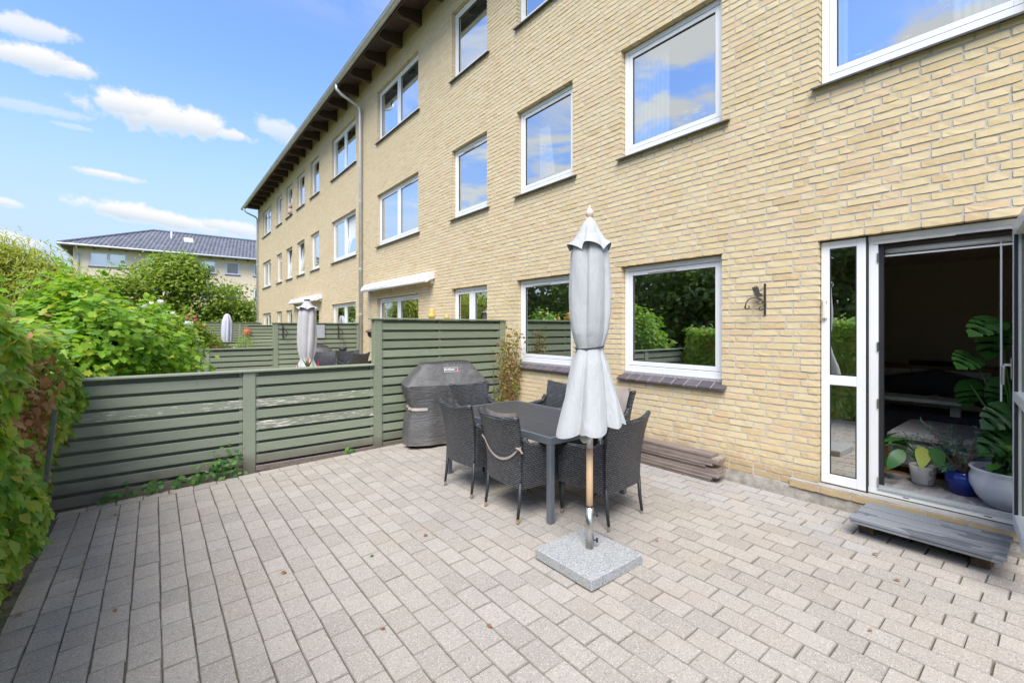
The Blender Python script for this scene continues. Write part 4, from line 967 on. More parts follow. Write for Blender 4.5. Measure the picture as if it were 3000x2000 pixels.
sk_ = MB().tube([(4.655, 6.05, gz(4.6) - .03), (4.66, 6.06, 1.62)], .006, 6); tag(part('plant_stake', sk_, 'zinc'), 'thin metal stake behind the climber by the wall', 'stake')
# creeper along the foot of the low fence
iv = thing('creeper', (.3, 6.06, gz(.3)), 'young creeper growing along the foot of the low fence', 'plant'); P = []; s = MB()
for (x0, x1, n_, zt) in ((-.45, .05, 16, .05), (-.1, .42, 26, .10), (.30, .80, 60, .22), (.52, .82, 16, .36), (-.3, -.2, 4, .12), (1.95, 2.05, 6, .03)):
    pts = []
    for q in range(9):
        x = x0 + (x1 - x0) * q / 8; pts.append((x, 6.075 - random.uniform(0, .03), gz(x) + .02 + zt * random.uniform(.1, 1)))
    s.tube(pts, .003, 4)
    for _ in range(n_):
        x = random.uniform(x0, x1); P.append((x, 6.07 - random.uniform(0, .08), gz(x) + .03 + zt * random.random()))
part('stems', s, 'twig', iv, kind='stuff'); P = np.array(P); N = np.stack([RNG.normal(0, .4, len(P)), -np.ones(len(P)), RNG.normal(.7, .4, len(P))], 1); U = np.stack([RNG.normal(0, 1, len(P)), -.2 * np.ones(len(P)), RNG.normal(-.3, .5, len(P))], 1)
keep = pick_leaves(OVAL, P, N, .062, 'ivy_leaf', iv, U, len(P))
m = MB(); m.box(-.012, .012, -.03, .03, 0, .62, .002); m.move(Matrix.Translation((-.60, 4.50, .55)) @ Matrix.Rotation(-.28, 4, 'X') @ Matrix.Rotation(.06, 4, 'Y') @ Matrix.Diagonal((1, 1, .85, 1))); tag(part('hedge_stake', m, 'stake_green'), 'flat green wooden stake leaning in the hedge', 'stake')
# fallen leaves
lv = [(335, 1510, 0), (250, 1648, 0), (330, 1785, 1), (65, 1795, 0), (163, 1790, 1), (840, 1676, 1), (1130, 1840, 1), (1428, 1828, 1), (1240, 1570, 1), (2545, 1848, 2), (1930, 1585, 1), (2555, 1622, 1), (2640, 1700, 1), (1085, 1631, 3), (500, 1442, 1)]
LAB = ['curled brown dead leaf on the paving where hedge and fence meet', 'curled brown dead leaf on the paving nearest the hedge foot', 'small brown leaf low on the left paving, right of the two by the hedge', 'curled brown dead leaf near the left edge of the photo', 'small brown leaf beside the curled one at the left edge', 'small brown leaf on the paving below the low fence post', 'small brown leaf in the middle of the bottom paving', 'small brown leaf left below the granite base', 'small brown leaf on the paving left of the front chair legs', 'orange dead leaf on the paving at the right', 'small reddish leaf right of the granite base', 'small brown leaf in front of the wooden step', 'small reddish leaf nearest the right end of the step', 'small green leaf fallen on the middle of the paving', 'small reddish leaf on the border pavers below the creeper']
for (u, v, kd), lab_ in zip(lv, LAB):
    p = at_z(u, v, 0); p = at_z(u, v, gz(p.x) + .006); V = np.array(OVAL[0]); V[:, 2] = np.abs(V[:, 0]) * RNG.uniform(.3, 1.0) + .10 * V[:, 1] ** 2 + .05
    me = arr_mesh('fallen_leaf', V * RNG.uniform(.026, .05) * (1.2 if kd == 0 else .9), OVAL[1]); o = tag(part('fallen_leaf', me, 'ivy_leaf' if kd == 3 else 'dead_leaf'), lab_, 'leaf', 'fallen leaves on the paving')
    o.location = p; o.rotation_euler = (random.gauss(0, .1), random.gauss(0, .1), random.uniform(0, 6.3))

# ------------------------------------------------------------------ garden furniture
TX0, TX1, TY0, TY1, TZ = 2.60, 3.63, 2.76, 4.49, .735
tb = thing('dining_table', ((TX0 + TX1) / 2, (TY0 + TY1) / 2, gz(3.1)), 'dark slatted garden table with grey metal frame, six wicker chairs round it', 'table')
NS = 10; sw = (TX1 - TX0 - .05) / NS
for k in range(NS):
    a = TX0 + .025 + k * sw; part('slat', MB().box(a + .002, a + sw - .002, TY0 + .026, TY1 - .026, TZ - .022, TZ - random.uniform(0, .0015), .002), 'slat_charcoal', tb)
fr = MB(); fr.box(TX0, TX0 + .024, TY0 + .024, TY1 - .024, TZ - .062, TZ + .001, .002); fr.box(TX1 - .024, TX1, TY0 + .024, TY1 - .024, TZ - .062, TZ + .001, .002); fr.box(TX0, TX1, TY0, TY0 + .024, TZ - .062, TZ + .0015, .002); fr.box(TX0, TX1, TY1 - .024, TY1, TZ - .062, TZ + .0015, .002)
fr.box(TX0 + .03, TX1 - .03, 3.58, 3.62, TZ - .06, TZ - .024); part('frame', fr, 'frame_aluminium', tb)
for x in (TX0 + .002, TX1 - .054):
    for y in (TY0 + .002, TY1 - .054): part('leg', MB().box(x, x + .052, y, y + .052, gz(x) - .002, TZ - .0625, .004), 'frame_aluminium', tb)

def set_uv(me):
    uv = me.uv_layers.new(name='UVMap').data
    for p in me.polygons:
        n_ = p.normal; ax = max(range(3), key=lambda k: abs(n_[k]))
        for li in p.loop_indices:
            c = me.vertices[me.loops[li].vertex_index].co; uv[li].uv = (c.y, c.z) if ax == 0 else ((c.x, c.z) if ax == 1 else (c.x, c.y))
def shell(fn, nu, nv, th):
    """closed thick sheet round fn(a, b) -> (point, normal)"""
    m = MB(); f0 = [[fn(a / nu, b / nv) for b in range(nv + 1)] for a in range(nu + 1)]; n = (nu + 1) * (nv + 1)
    m.v = [tuple(p + q * th / 2) for r in f0 for p, q in r] + [tuple(p - q * th / 2) for r in f0 for p, q in r]
    I = lambda a, b, s_: s_ * n + a * (nv + 1) + b
    for a in range(nu):
        for b in range(nv): m.f += [(I(a, b, 0), I(a + 1, b, 0), I(a + 1, b + 1, 0), I(a, b + 1, 0)), (I(a, b, 1), I(a, b + 1, 1), I(a + 1, b + 1, 1), I(a + 1, b, 1))]
    for a in range(nu): m.f += [(I(a, 0, 0), I(a, 0, 1), I(a + 1, 0, 1), I(a + 1, 0, 0)), (I(a, nv, 0), I(a + 1, nv, 0), I(a + 1, nv, 1), I(a, nv, 1))]
    for b in range(nv): m.f += [(I(0, b, 0), I(0, b + 1, 0), I(0, b + 1, 1), I(0, b, 1)), (I(nu, b, 0), I(nu, b, 1), I(nu, b + 1, 1), I(nu, b + 1, 0))]
    return m
def wick(name, mb, par, smooth=False):
    me = mb.mesh(name); fix_normals(me); me.update(); set_uv(me); me.materials.append(MATS['wicker'])
    if smooth: me.polygons.foreach_set('use_smooth', [True] * len(me.polygons))
    return part(name, me, 'wicker', par)
def back_pt(s, t):
    """back of the chair: s across, t up; leans back, hollow across, corners drawn up"""
    z = .285 + t * (.575 + .035 * s * s); t = max(t, 0.0); hw = .245 + .045 * t ** 1.5
    y = -.225 - .10 * t ** 2.2 + .045 * s * s * (.4 + .6 * t) - .012
    return Vector((s * hw, y, z))
def back_fn(a, b):
    s, t = a * 2 - 1, b; p = back_pt(s, t); n_ = (back_pt(s + .02, t) - back_pt(s - .02, t)).cross(back_pt(s, t + .02) - back_pt(s, t - .02)); n_.normalize(); return p, n_
def make_chair():
    t = thing('wicker_chair', (0, 0, 0), '', 'chair')
    wick('backrest', shell(back_fn, 14, 12, .034), t)
    rim = MB(); rim.tube([back_pt(-1 + k / 7, 1) for k in range(15)], .021, 8); me = wick('back_rim', rim, t, True)
    for sx in (-1, 1):
        def arm(a, b, sx=sx):
            y = -.215 + a * .475; zt = .655 - .045 * a ** .6 + (.06 * max(0, .12 - a) / .12); zb_ = .285 + .0 * a
            return Vector((sx * (.258 + .012 * b), y, zb_ + (zt - zb_) * b)), Vector((sx, 0, 0))
        wick('side_panel', shell(arm, 10, 6, .036), t)
        pts = [arm(k / 8, 1)[0] + Vector((-sx * .004, 0, .0)) for k in range(9)]; pts += [pts[-1] + Vector((0, .022, -.012)), pts[-1] + Vector((0, .024, -.05))]
        wick('armrest', MB().tube(pts, [.026] * 9 + [.024, .018], 8), t, True)
    wick('seat', MB().box(-.235, .235, -.215, .255, .385, .425, .008), t); wick('apron', MB().box(-.236, .236, .225, .252, .285, .3845, .004), t)
    for sx in (-1, 1):
        for sy, lean in ((-.225, -.030), (.235, .015)):
            l_ = part('leg', MB().tube([(sx * .238, sy, .33), (sx * .240, sy + lean * .4, .16), (sx * .242, sy + lean, .035)], [.017, .015, .0125], 8), 'chair_leg_black', t, smooth=True, world=False)
            part('leg_cap', MB().tube([(sx * .242, sy + lean, .036), (sx * .242, sy + lean * 1.05, 0.0)], .0135, 8), 'leg_cap_brass' if BR else 'leg_cap_steel', l_, world=False)
    return t
chairs = [  # x, y, rotation of the facing direction (+y is 0), label, brass caps
    (2.665, 3.93, -pi / 2 + .03, 'black wicker chair at the table side, nearer the grill, without a cushion', 0),
    (2.665, 3.19, -pi / 2 - .02, 'black wicker chair with taupe back cushion and tied strap, nearest the empty paving', 1),
    (3.10, 2.635, .06, 'black wicker chair at the near table end, right behind the parasol pole', 0),
    (3.28, 4.76, pi + .02, 'black wicker chair at the far table end, in front of the covered grill', 0),
    (3.90, 4.20, pi / 2, 'black wicker chair by the wall behind the parasol, its back partly hidden', 0),
    (3.93, 3.40, pi / 2 - .05, 'black wicker chair by the wall with a taupe cushion, right of the parasol', 0)]
protos = {}
for (x, y, rz_, lab_, br) in chairs:
    BR = br
    if br not in protos: protos[br] = c_ = make_chair()
    else: c_ = dup(protos[br])
    c_.location = (x, y, gz(x)); c_.rotation_euler = (0, 0, rz_); c_['label'] = lab_; c_['group'] = 'wicker chairs round the garden table'
def cushion(x, y, rz_, label, back=True, seat=True, strap=False):
    t = thing('chair_cushion', (x, y, gz(x) + .43), label, 'cushion', 'chair cushions', rz_)
    def pad(fn, nu=10, nv=8):
        m = MB(); top = []
        for s_ in (0, 1):
            for a in range(nu + 1):
                for b in range(nv + 1):
                    e = (1 - (2 * a / nu - 1) ** 6) * (1 - (2 * b / nv - 1) ** 6); p, q = fn(a / nu, b / nv); m.v.append(tuple(p + q * (.022 + .008 * math.sin(a * 1.9 + b)) * (e if s_ else -e)))
        n_ = (nu + 1) * (nv + 1)
        for a in range(nu):
            for b in range(nv):
                k = a * (nv + 1) + b; m.f += [(k, k + 1, k + nv + 2, k + nv + 1), (n_ + k, n_ + k + nv + 1, n_ + k + nv + 2, n_ + k + 1)]
        return m
    if seat: part('seat_pad', pad(lambda a, b: (Vector((-.22 + .44 * a, -.20 + .44 * b, .026)), Vector((0, 0, 1)))), 'cushion_taupe', t, True, world=False)
    if back:
        def bf(a, b):
            p, n_ = back_fn(.06 + .88 * a, .26 + .80 * b)
            if n_.y < 0: n_ = -n_
            return p + n_ * .040 - Vector((0, 0, .43)), n_
        part('back_pad', pad(bf), 'cushion_taupe', t, True, world=False)
    if strap:
        pts = []
        for k in range(19):
            s_ = -1.06 + 2.12 * k / 18; p = back_pt(max(-1, min(1, s_)), .60 - .22 * max(0.0, 1 - s_ * s_) ** .8); pts.append(p + Vector((.03 * (1 if s_ > 0 else -1) * (abs(s_) > .97), -.024, -.43)))
        m = MB()
        for p in pts: m.v += [(p.x, p.y - .002, p.z + .011), (p.x, p.y - .004, p.z - .011)]
        m.f = [(2 * k, 2 * k + 2, 2 * k + 3, 2 * k + 1) for k in range(18)]
        part('strap', m, 'cushion_taupe', t, world=False); b = back_pt(.9, .58)
        part('bow', MB().tube([b + Vector((0, -.03, -.43)), b + Vector((.03, -.045, -.42)), b + Vector((.055, -.03, -.435)), b + Vector((.07, -.02, -.46))], .009, 6), 'cushion_taupe', t, world=False)
cushion(*chairs[1][:3], 'taupe seat and back cushion tied to the chair nearest the empty paving', strap=True)
cushion(*chairs[2][:3], 'taupe seat cushion on the chair behind the parasol pole', back=False)
cushion(*chairs[5][:3], 'taupe back cushion on the wall-side chair right of the parasol')

# ------------------------------------------------------------------ parasols
def parasol(x, y, z0, label, canvas, folds, prof, hem, ph, amp, thing_name='closed_parasol', group='closed parasols', cap=True, vent_r=.13, tz=2.44, seed=0):
    t = thing(thing_name, (x, y, z0), label, 'parasol', group)
    N_ = 168; rnd_ = random.Random(seed); wd_ = [rnd_.uniform(.55, 1.5) for _ in range(folds)]; tot = sum(wd_); edge = [0]
    for q in wd_: edge.append(edge[-1] + q / tot * 2 * pi)
    rm = [rnd_.uniform(.86, 1.10) for _ in range(folds)]; hm_ = [rnd_.uniform(-.045, .045) for _ in range(folds)]
    def fold(a, z=1.5):        # unequal folds: 0 in the valleys, 1 on the crests; edges drift with height
        a = (a + ph + .16 * math.sin(2.1 * z + 1.3 * ph)) % (2 * pi); i = max(k for k in range(folds) if edge[k] <= a); f_ = (a - edge[i]) / (edge[i + 1] - edge[i])
        cr = .34 + .2 * math.sin(2.3 * z + i * 1.7); h_ = f_ / cr if f_ < cr else (1 - f_) / (1 - cr)      # lopsided folds that lean one way and the other
        return max(0.0, math.sin(pi / 2 * min(1, max(0, h_)))) ** .85, i
    def fn(r, z, a):
        am = amp(z); h_, i = fold(a, z); lo = prof[-1][1]
        rr = r * ((1 - am) + 1.45 * am * h_ * rm[i] + .022 * math.sin(5 * a + 7 * z + ph) + .012 * math.sin(11 * z + 3 * a)); zz = z
        if z < lo + .45: zz = z + (hem(a) + hm_[i] * h_ - .035 * h_) * ((lo + .45 - z) / .45) ** 1.5
        return rr, zz + z0
    m = MB(); m.lathe(prof, N_, (x, y), fn, cap=False); part('canopy', m, canvas, t, smooth=True)
    if cap:
        def vf(r, z, a): e = fold(a + .25, 2.2)[0]; return r * (1 + (.20 * (e - .5)) * (r / vent_r)), z + z0 + (.05 * (e - .6) * (r / vent_r) ** 2 if r > vent_r * .5 else 0)
        m = MB(); m.lathe([(.022, tz), (.040, tz - .015), (.062, tz - .06), (.085, tz - .11), (.106, tz - .155), (vent_r, tz - .20), (vent_r * 1.01, tz - .205)], N_, (x, y), vf, cap=False); part('vent_cap', m, canvas, t, smooth=True)
    return t
UX, UY = 2.46, 2.2; UZ = gz(UX)
PK = [(.05, 2.36), (.09, 2.32), (.118, 2.26), (.130, 2.18), (.138, 2.05), (.144, 1.9), (.142, 1.75), (.131, 1.63), (.108, 1.55), (.096, 1.517), (.104, 1.48), (.128, 1.40), (.158, 1.28), (.188, 1.16), (.212, 1.06), (.228, .99), (.231, .965)]
prof = []
for (ra, za), (rb, zb2) in zip(PK, PK[1:]): prof += [(ra + (rb - ra) * k / 3, za + (zb2 - za) * k / 3) for k in range(3)]
prof.append(PK[-1])
hem = lambda a: .055 * math.sin(a - .6 + pi) - .035 * abs(math.sin(2.5 * a))
um = parasol(UX, UY, 0, 'closed pale grey parasol with wooden finial standing in a granite base', 'canopy_canvas', 7, prof, hem, .35, lambda z: (.15 if z > 1.85 else (.15 - .09 * min(1, (1.85 - z) / .33))) if z > 1.517 else min(.06 + .5 * (1.517 - z), .24), vent_r=.150, seed=3)
part('finial', MB().lathe([(.004, 2.545), (.006, 2.535), (.011, 2.52), (.024, 2.505), (.030, 2.488), (.028, 2.47), (.019, 2.458), (.017, 2.452), (.026, 2.446), (.027, 2.43), (.024, 2.42)], 20, (UX, UY)), 'finial_wood', um, True)
cd_ = [(UX + .1015 * math.cos(a), UY + .1015 * math.sin(a), 1.519 + .010 * math.sin(a + 2)) for a in np.linspace(0, 2 * pi, 33)]; part('tie_cord', MB().tube(cd_ + [(UX + .11, UY - .03, 1.50)], .0055, 6), 'cord_grey', um)
part('pole', MB().tube([(UX, UY, .30), (UX, UY, .80)], .024, 18), 'pole_wood', um, True)
part('pole_sleeve', MB().tube([(UX, UY, .795), (UX, UY, 1.10)], .0245, 18), 'steel', um, True)
def inner(r, z, a): return r * (1 + .28 * math.sin(4 * a + 1) * math.sin(3 * a + z * 20)), z + .03 * math.sin(3 * a + 1)
part('inner_canopy', MB().lathe([(.10, 1.04), (.088, .98), (.075, .93), (.082, .89), (.060, .87)], 60, (UX + .0, UY - .0), inner, cap=False), 'canopy_inside', um, True)
part('pull_cord', MB().tube([(UX + .05, UY - .05, .92), (UX + .06, UY - .05, .85), (UX + .055, UY - .055, .82)], .004, 5), 'canopy_inside', um)
bs = thing('parasol_base', (2.415, 2.175, gz(2.4)), 'square grey granite parasol base with steel tube', 'parasol base')
part('slab', MB().box(2.15, 2.68, 1.905, 2.445, gz(2.4) + .001, .075, .006), 'granite', bs)
part('tube', MB().tube([(UX, UY, .075), (UX, UY, .372)], .0285, 20), 'steel', bs, True); part('tube_rim', MB().tube([(UX, UY, .3725), (UX, UY, .378)], .030, 20), 'black_rubber', bs)
for zz in (.13, .315):
    part('knob', MB().tube([(UX + .025 * CT, UY - .025 * ST, zz), (UX + .05 * CT, UY - .05 * ST, zz)], .006, 8).tube([(UX + .048 * CT, UY - .048 * ST, zz), (UX + .060 * CT, UY - .060 * ST, zz)], .016, 10), 'black_rubber', bs)
nprof = [(.05, 2.16), (.09, 2.10), (.15, 2.0), (.165, 1.9), (.17, 1.7), (.18, 1.4), (.17, 1.2), (.14, 1.08), (.12, 1.02), (.15, .95), (.2, .86), (.21, .82)]
n2 = parasol(2.50, 10.05, 0.0, "closed mauve-grey parasol on the neighbour's terrace", 'canopy_grey', 7, nprof, lambda a: .03 * math.sin(3 * a), .2, lambda z: .20, tz=2.27, vent_r=.19, seed=5)
part('pole', MB().tube([(2.5, 10.05, .20), (2.5, 10.05, 2.0)], .022, 12), 'steel', n2); part('finial', MB().lathe([(.05, 2.255), (.06, 2.24), (.06, 2.22)], 14, (2.5, 10.05)), 'pot_black', n2)
n3 = parasol(2.42, 22.6, -.16, 'closed lilac parasol two gardens away', 'canopy_lilac', 6, [(.04, 2.42), (.10, 2.36), (.18, 2.1), (.20, 1.7), (.21, 1.35), (.16, 1.1), (.15, 1.05), (.22, .9), (.25, .8)], lambda a: 0, .2, lambda z: .2, cap=False, seed=8)
part('pole', MB().tube([(2.42, 22.6, -.16), (2.42, 22.6, 2.2)], .025, 10), 'steel', n3)

# ------------------------------------------------------------------ covered grill
GA = rad(-17); GC = Vector((3.30, 5.72, gz(3.3))); gr = thing('covered_grill', GC, 'gas grill under a dusty dark grey cover in the fence corner', 'grill')
GM = Matrix.Translation(GC) @ Matrix.Rotation(GA, 4, 'Z')
def gring(hw, hd, z, e, pinch=0.0, fold=0.0, k=0):
    out = []
    for j in range(72):
        a = 2 * pi * j / 72; c_, s_ = math.cos(a), math.sin(a); r = (abs(c_) ** e + abs(s_) ** e) ** (-1 / e)
        x, y = hw * c_ * r, hd * s_ * r
        if x < -.15: x += pinch * (-.15 - x) * .55
        f_ = fold * (math.sin(9 * a + 1.3) + .7 * math.sin(16 * a + 3 * math.sin(2 * a)) + .5 * math.sin(25 * a + 1)); x *= 1 + f_; y *= 1 + f_ * 1.3
        out.append((x, y, z))
    return out
rings = [gring(.585, .315, .035, 8, .0, .030), gring(.580, .312, .16, 8, .0, .028), gring(.572, .305, .34, 8, .05, .024), gring(.556, .290, .49, 8, .16, .018), gring(.556, .290, .55, 8, .16, .016), gring(.580, .308, .68, 9, .03, .008), gring(.598, .324, .80, 9, 0, .002), gring(.603, .328, .832, 10), gring(.603, .328, .840, 10), gring(.598, .323, .846, 10), gring(.50, .272, .95, 9), gring(.42, .222, 1.04, 8), gring(.352, .176, 1.128, 7), gring(.343, .168, 1.138, 7), gring(.33, .156, 1.143, 7), gring(.18, .07, 1.150, 5)]
m = MB()
for q, rg in enumerate(rings): m.v += [tuple(GM @ Vector((x, y, z + .010 * math.sin(7 * x) * (q > 9)))) for x, y, z in rg]
for q in range(len(rings) - 1):
    for j in range(72): m.f.append((q * 72 + j, q * 72 + (j + 1) % 72, (q + 1) * 72 + (j + 1) % 72, (q + 1) * 72 + j))
m.f.append(tuple((len(rings) - 1) * 72 + j for j in range(72)))
part('cover', m, 'grill_cover', gr, smooth=True)
def band(z0, z1, j0, j1, src, off):
    m = MB()
    for j in range(j0, j1 + 1):
        x, y, _ = src[j % 72]; n_ = Vector((x / .6 ** 2, y / .32 ** 2, 0)).normalized()
        for z in (z0, z1): m.v.append(tuple(GM @ Vector((x + n_.x * off, y + n_.y * off, z))))
    m.f = [(2 * k, 2 * k + 2, 2 * k + 3, 2 * k + 1) for k in range(j1 - j0)]; return m
part('strap', band(.505, .545, 30, 48, rings[3], .012), 'strap_beige', gr)
sm_ = MB(); sm_.tube([GM @ Vector((-.05, -rings[0][0][0] * 0 - .318, .04)), GM @ Vector((-.05, -.305, .5)), GM @ Vector((-.05, -.326, .83))], .003, 4); part('seam', sm_, 'grill_cover', gr)
sm_ = MB(); sm_.tube([GM @ Vector((x, -.327 + .012 * abs(x / .6) ** 6, .842)) for x in np.linspace(-.55, .55, 14)], .004, 4); part('seam', sm_, 'grill_cover', gr)
for sx in (-.42, .42): part('foot', MB().box(-.035, .035, -.03, .03, 0, .05).move(GM @ Matrix.Translation((sx + .25 * (sx < 0), -.2, 0))), 'block_wood', gr)
# printed badge on the sloping front: a white outlined plate with lettering
pA, pB = GM @ Vector((0, -.272, .95)), GM @ Vector((0, -.176, 1.128)); up_ = (pB - pA).normalized(); ri = GM.to_3x3() @ Vector((1, 0, 0)); nn = ri.cross(up_).normalized()
LM = Matrix((ri, up_, nn)).transposed().to_4x4(); LM.translation = (GM @ Vector((.03, -.2225, 1.042))) + nn * .010
lm = MB(); w_, h_ = .098, .033
for q in ((-w_, w_, h_ - .004, h_), (-w_, w_, -h_, -h_ + .004), (-w_, -w_ + .004, -h_ + .004, h_ - .004), (w_ - .004, w_, -h_ + .004, h_ - .004)): lm.box(q[0], q[1], q[2], q[3], 0, .0012)
part('badge_frame', lm.move(LM), 'logo_white', gr)
fc = bpy.data.curves.new('lettering', 'FONT'); fc.body = 'weber'; fc.size = .062; fc.extrude = .0006; fc.align_x = 'CENTER'; fc.align_y = 'CENTER'
fo = bpy.data.objects.new('tmp_text', fc); COL.objects.link(fo); bpy.context.view_layer.update(); me = bpy.data.meshes.new_from_object(fo.evaluated_get(bpy.context.evaluated_depsgraph_get())); bpy.data.objects.remove(fo)
me.transform(Matrix.Translation(-GC) @ LM @ Matrix.Translation((-.018, .004, .0008))); me.materials.clear(); me.materials.append(MATS['logo_white']); part('lettering', me, 'logo_white', gr)
part('badge_mark', MB().box(.064, .086, -.018, -.004, .0002, .0014).box(.068, .082, .0, .016, .0002, .0014).move(LM), 'logo_red', gr)

# ------------------------------------------------------------------ boards, step, bracket
zz = gz(4.6) + .004; lab_ = ['lowest', 'second lowest', 'third lowest', 'fourth lowest', 'fifth lowest', 'middle', 'fourth from top', 'third from top', 'second from top', 'topmost']
for k in range(10):
    h_ = .027; y0_ = 2.30 + random.uniform(-.05, .09) + (.05 if k in (4, 5) else 0); x0_ = 4.50 + random.uniform(-.02, .02)
    b_ = part('deck_board', MB().box(x0_, x0_ + .145, y0_, y0_ + 2.15 + random.uniform(-.1, .1), zz, zz + h_, .002), 'board_weathered'); zz += h_ + .0012
    tag(b_, f'weathered grey-brown deck board against the wall, {lab_[k]} in its pile', 'board', 'deck boards piled along the wall')
stp = thing('door_step', (4.43, .70, gz(4.43)), 'blue-grey composite step below the terrace door, partly wet', 'step')
for k in range(2): part('groove_shade', MB().box(4.3315 + k * .163, 4.3475 + k * .163, .300, 1.088, .180, .2105), 'black_gasket_and_shade', stp)  # black strips draw the shade in the grooves between the boards
for k in range(3):
    a = 4.185 + k * .163; d = (0, .012, .02)[k]
    part('board', MB().box(a, a + .146, .285, 1.105 - d * .5, .190, .215, .003), 'step_composite', stp); part('under_board', MB().box(a + .006, a + .142, .30, 1.10 - d * .5, .166, .188, .002), 'step_composite', stp)
for i, (y, lb_) in enumerate(((.985, 'charred wooden block under the left end of the step'), (.36, 'dark wooden block under the right end of the step'))):
    m = MB(); m.box(4.33, 4.62, y, y + .10, gz(4.45) + .012, .1655, .008); m.v = [(p[0] + random.gauss(0, .003), p[1] + random.gauss(0, .003), p[2] if p[2] > .13 else gz(p[0]) + .003 + abs(random.gauss(0, .002))) for p in m.v]
    tag(part('wood_block', m, 'block_wood'), lb_, 'block', 'blocks under the step')
br_ = thing('wall_bracket', (W - .01, 1.925, 1.80), 'small dark iron bracket with a bird on the brick wall', 'bracket')
part('back_bar', MB().box(W - .016, W - .003, 1.917, 1.935, 1.785, 2.095, .002), 'iron', br_)
SWX, SWY = -.55, .83         # the arm is swung along the wall
def arc(cy, cz, r, a0, a1, n=14, r1=None):
    out = []
    for k in range(n + 1):
        rr = r + ((r1 if r1 is not None else r) - r) * k / n; a = a0 + (a1 - a0) * k / n; q = cy + rr * math.cos(a); out.append((W - .018 + SWX * q, 1.926 + SWY * q, cz + rr * math.sin(a)))
    return out
part('scroll_arm', MB().tube(arc(.085, 1.875, .085, -.3, pi * .98) , .0055, 6).tube(arc(.150, 1.868, .028, 0.2, -4.2, 12, .010), .0055, 6), 'iron', br_)
part('scroll', MB().tube(arc(.028, 1.845, .026, 1.6, -3.6, 14, .008), .005, 6).tube(arc(.045, 1.915, .03, pi, 4.9 + pi, 14, .008), .0045, 6).tube(arc(.02, 1.98, .05, -pi / 2, pi / 2, 10), .005, 6), 'iron', br_)
pts = [(.030, 1.965), (.055, 1.962), (.085, 1.985), (.100, 2.02), (.112, 2.062), (.098, 2.060), (.092, 2.05), (.094, 2.075), (.075, 2.055), (.080, 2.085), (.060, 2.058), (.062, 2.078), (.048, 2.04), (.046, 2.01), (.022, 1.99), (.012, 1.995)]
part('bird', MB().prism([(a, b) for a, b in pts], 'y', -.003, .003).move(Matrix.Translation((W - .018, 1.926, 0)) @ Matrix.Rotation(math.atan2(SWY, SWX), 4, 'Z')), 'iron', br_)

# ------------------------------------------------------------------ living room seen through the door
FZ = .276
tag(part('rug', MB().box(4.90, 5.50, .0, 1.40, FZ, FZ + .010, .003), 'rug'), 'grey woven rug on the oak floor inside the door', 'rug')
ot = thing('footstool', (6.0, .45, FZ), 'large grey fabric footstool inside the room', 'footstool')
part('body', MB().box(5.56, 6.45, -.30, 1.16, FZ + .065, FZ + .30, .03), 'sofa_grey', ot); part('cushion_top', MB().box(5.55, 6.46, -.31, 1.17, FZ + .302, FZ + .40, .035), 'sofa_grey', ot)
for x in (5.64, 6.30):
    for y in (-.2, 1.0): part('foot', MB().box(x, x + .07, y, y + .07, FZ, FZ + .066), 'black_rubber', ot)
ar = thing('armchair', (7.1, 1.05, FZ), 'rounded dark armchair at the back of the room', 'armchair')
part('seat', MB().box(6.7, 7.5, .55, 1.6, FZ + .08, FZ + .42, .08), 'sofa_dark', ar); part('backrest', MB().tube([(7.5, .6, FZ + .6), (7.55, 1.1, FZ + .72), (7.5, 1.6, FZ + .6)], .16, 12), 'sofa_dark', ar, True)
rt = thing('side_table', (6.9, 1.2, FZ), 'pale mint table crossing the dark room', 'table')
part('top', MB().box(6.62, 7.02, .72, 1.95, .835, .875, .004), 'table_mint', rt)
for y in (.80, 1.85): part('leg', MB().box(6.78, 6.88, y, y + .08, FZ, .8345), 'table_mint', rt)
cb = thing('sideboard', (8.75, .3, FZ), 'low sideboard with white doors against the back wall', 'sideboard')
part('carcass', MB().box(8.55, 9.10, -.8, 1.9, FZ, 1.12, .004), 'cabinet_wood', cb)
for k in range(3): part('door', MB().box(8.535, 8.549, .72 + k * .395, 1.105 + k * .395, FZ + .06, 1.07, .002), 'cabinet_white', cb)
for k in range(3): part('drawer', MB().box(8.535, 8.549, -.1, .70, FZ + .06 + k * .25, FZ + .295 + k * .25, .002), 'cabinet_wood', cb)
tag(part('television', MB().box(8.62, 8.80, .95, 1.55, 1.121, 1.19, .01), 'black_rubber'), 'low black box on the sideboard', 'device')
def pot_plant(nm, label, prof, c, mat, soil_z): 
    t = thing(nm, (c[0], c[1], FZ + .010 if c[0] < 5.5 else FZ), label, 'potted plant'); p = part('pot', MB().lathe([(r, z + FZ + .0105) for r, z in prof], 36, c), mat, t, True)
    part('potting_soil', MB().lathe([(prof[-1][0] * .93, soil_z + FZ + .0105), (.001, soil_z + FZ + .012)], 24, c, cap=False), 'soil', t); return t
def big_leaf(outline, L, w_, curl=.25):
    V = [(0, 0, 0)]; Fc = []; pts = [(x * w_, y * L, -curl * L * (y * y)) for x, y in outline]; mid = [(0, y * L, -curl * L * y * y) for x, y in outline]
    V = pts + mid; n_ = len(pts)
    for k in range(n_ - 1): Fc += [(k, k + 1, n_ + k + 1), (k, n_ + k + 1, n_ + k)]
    return V, Fc
def put_leaf(t, mesh, base, tip_dir, nrm, mat):
    y = Vector(tip_dir).normalized(); z = Vector(nrm); z = (z - y * z.dot(y)).normalized(); x = y.cross(z); M = Matrix((x, y, z)).transposed().to_4x4(); M.translation = Vector(base) - wloc(t)
    o = part('leaf', mesh, mat, t); o.matrix_local = M; return o
half = [(0, 0), (.22, .06), (.36, .2), (.42, .38), (.36, .6), (.22, .82), (.05, .97), (0, 1)]; lily = half + [(-x, y) for x, y in half[::-1]]
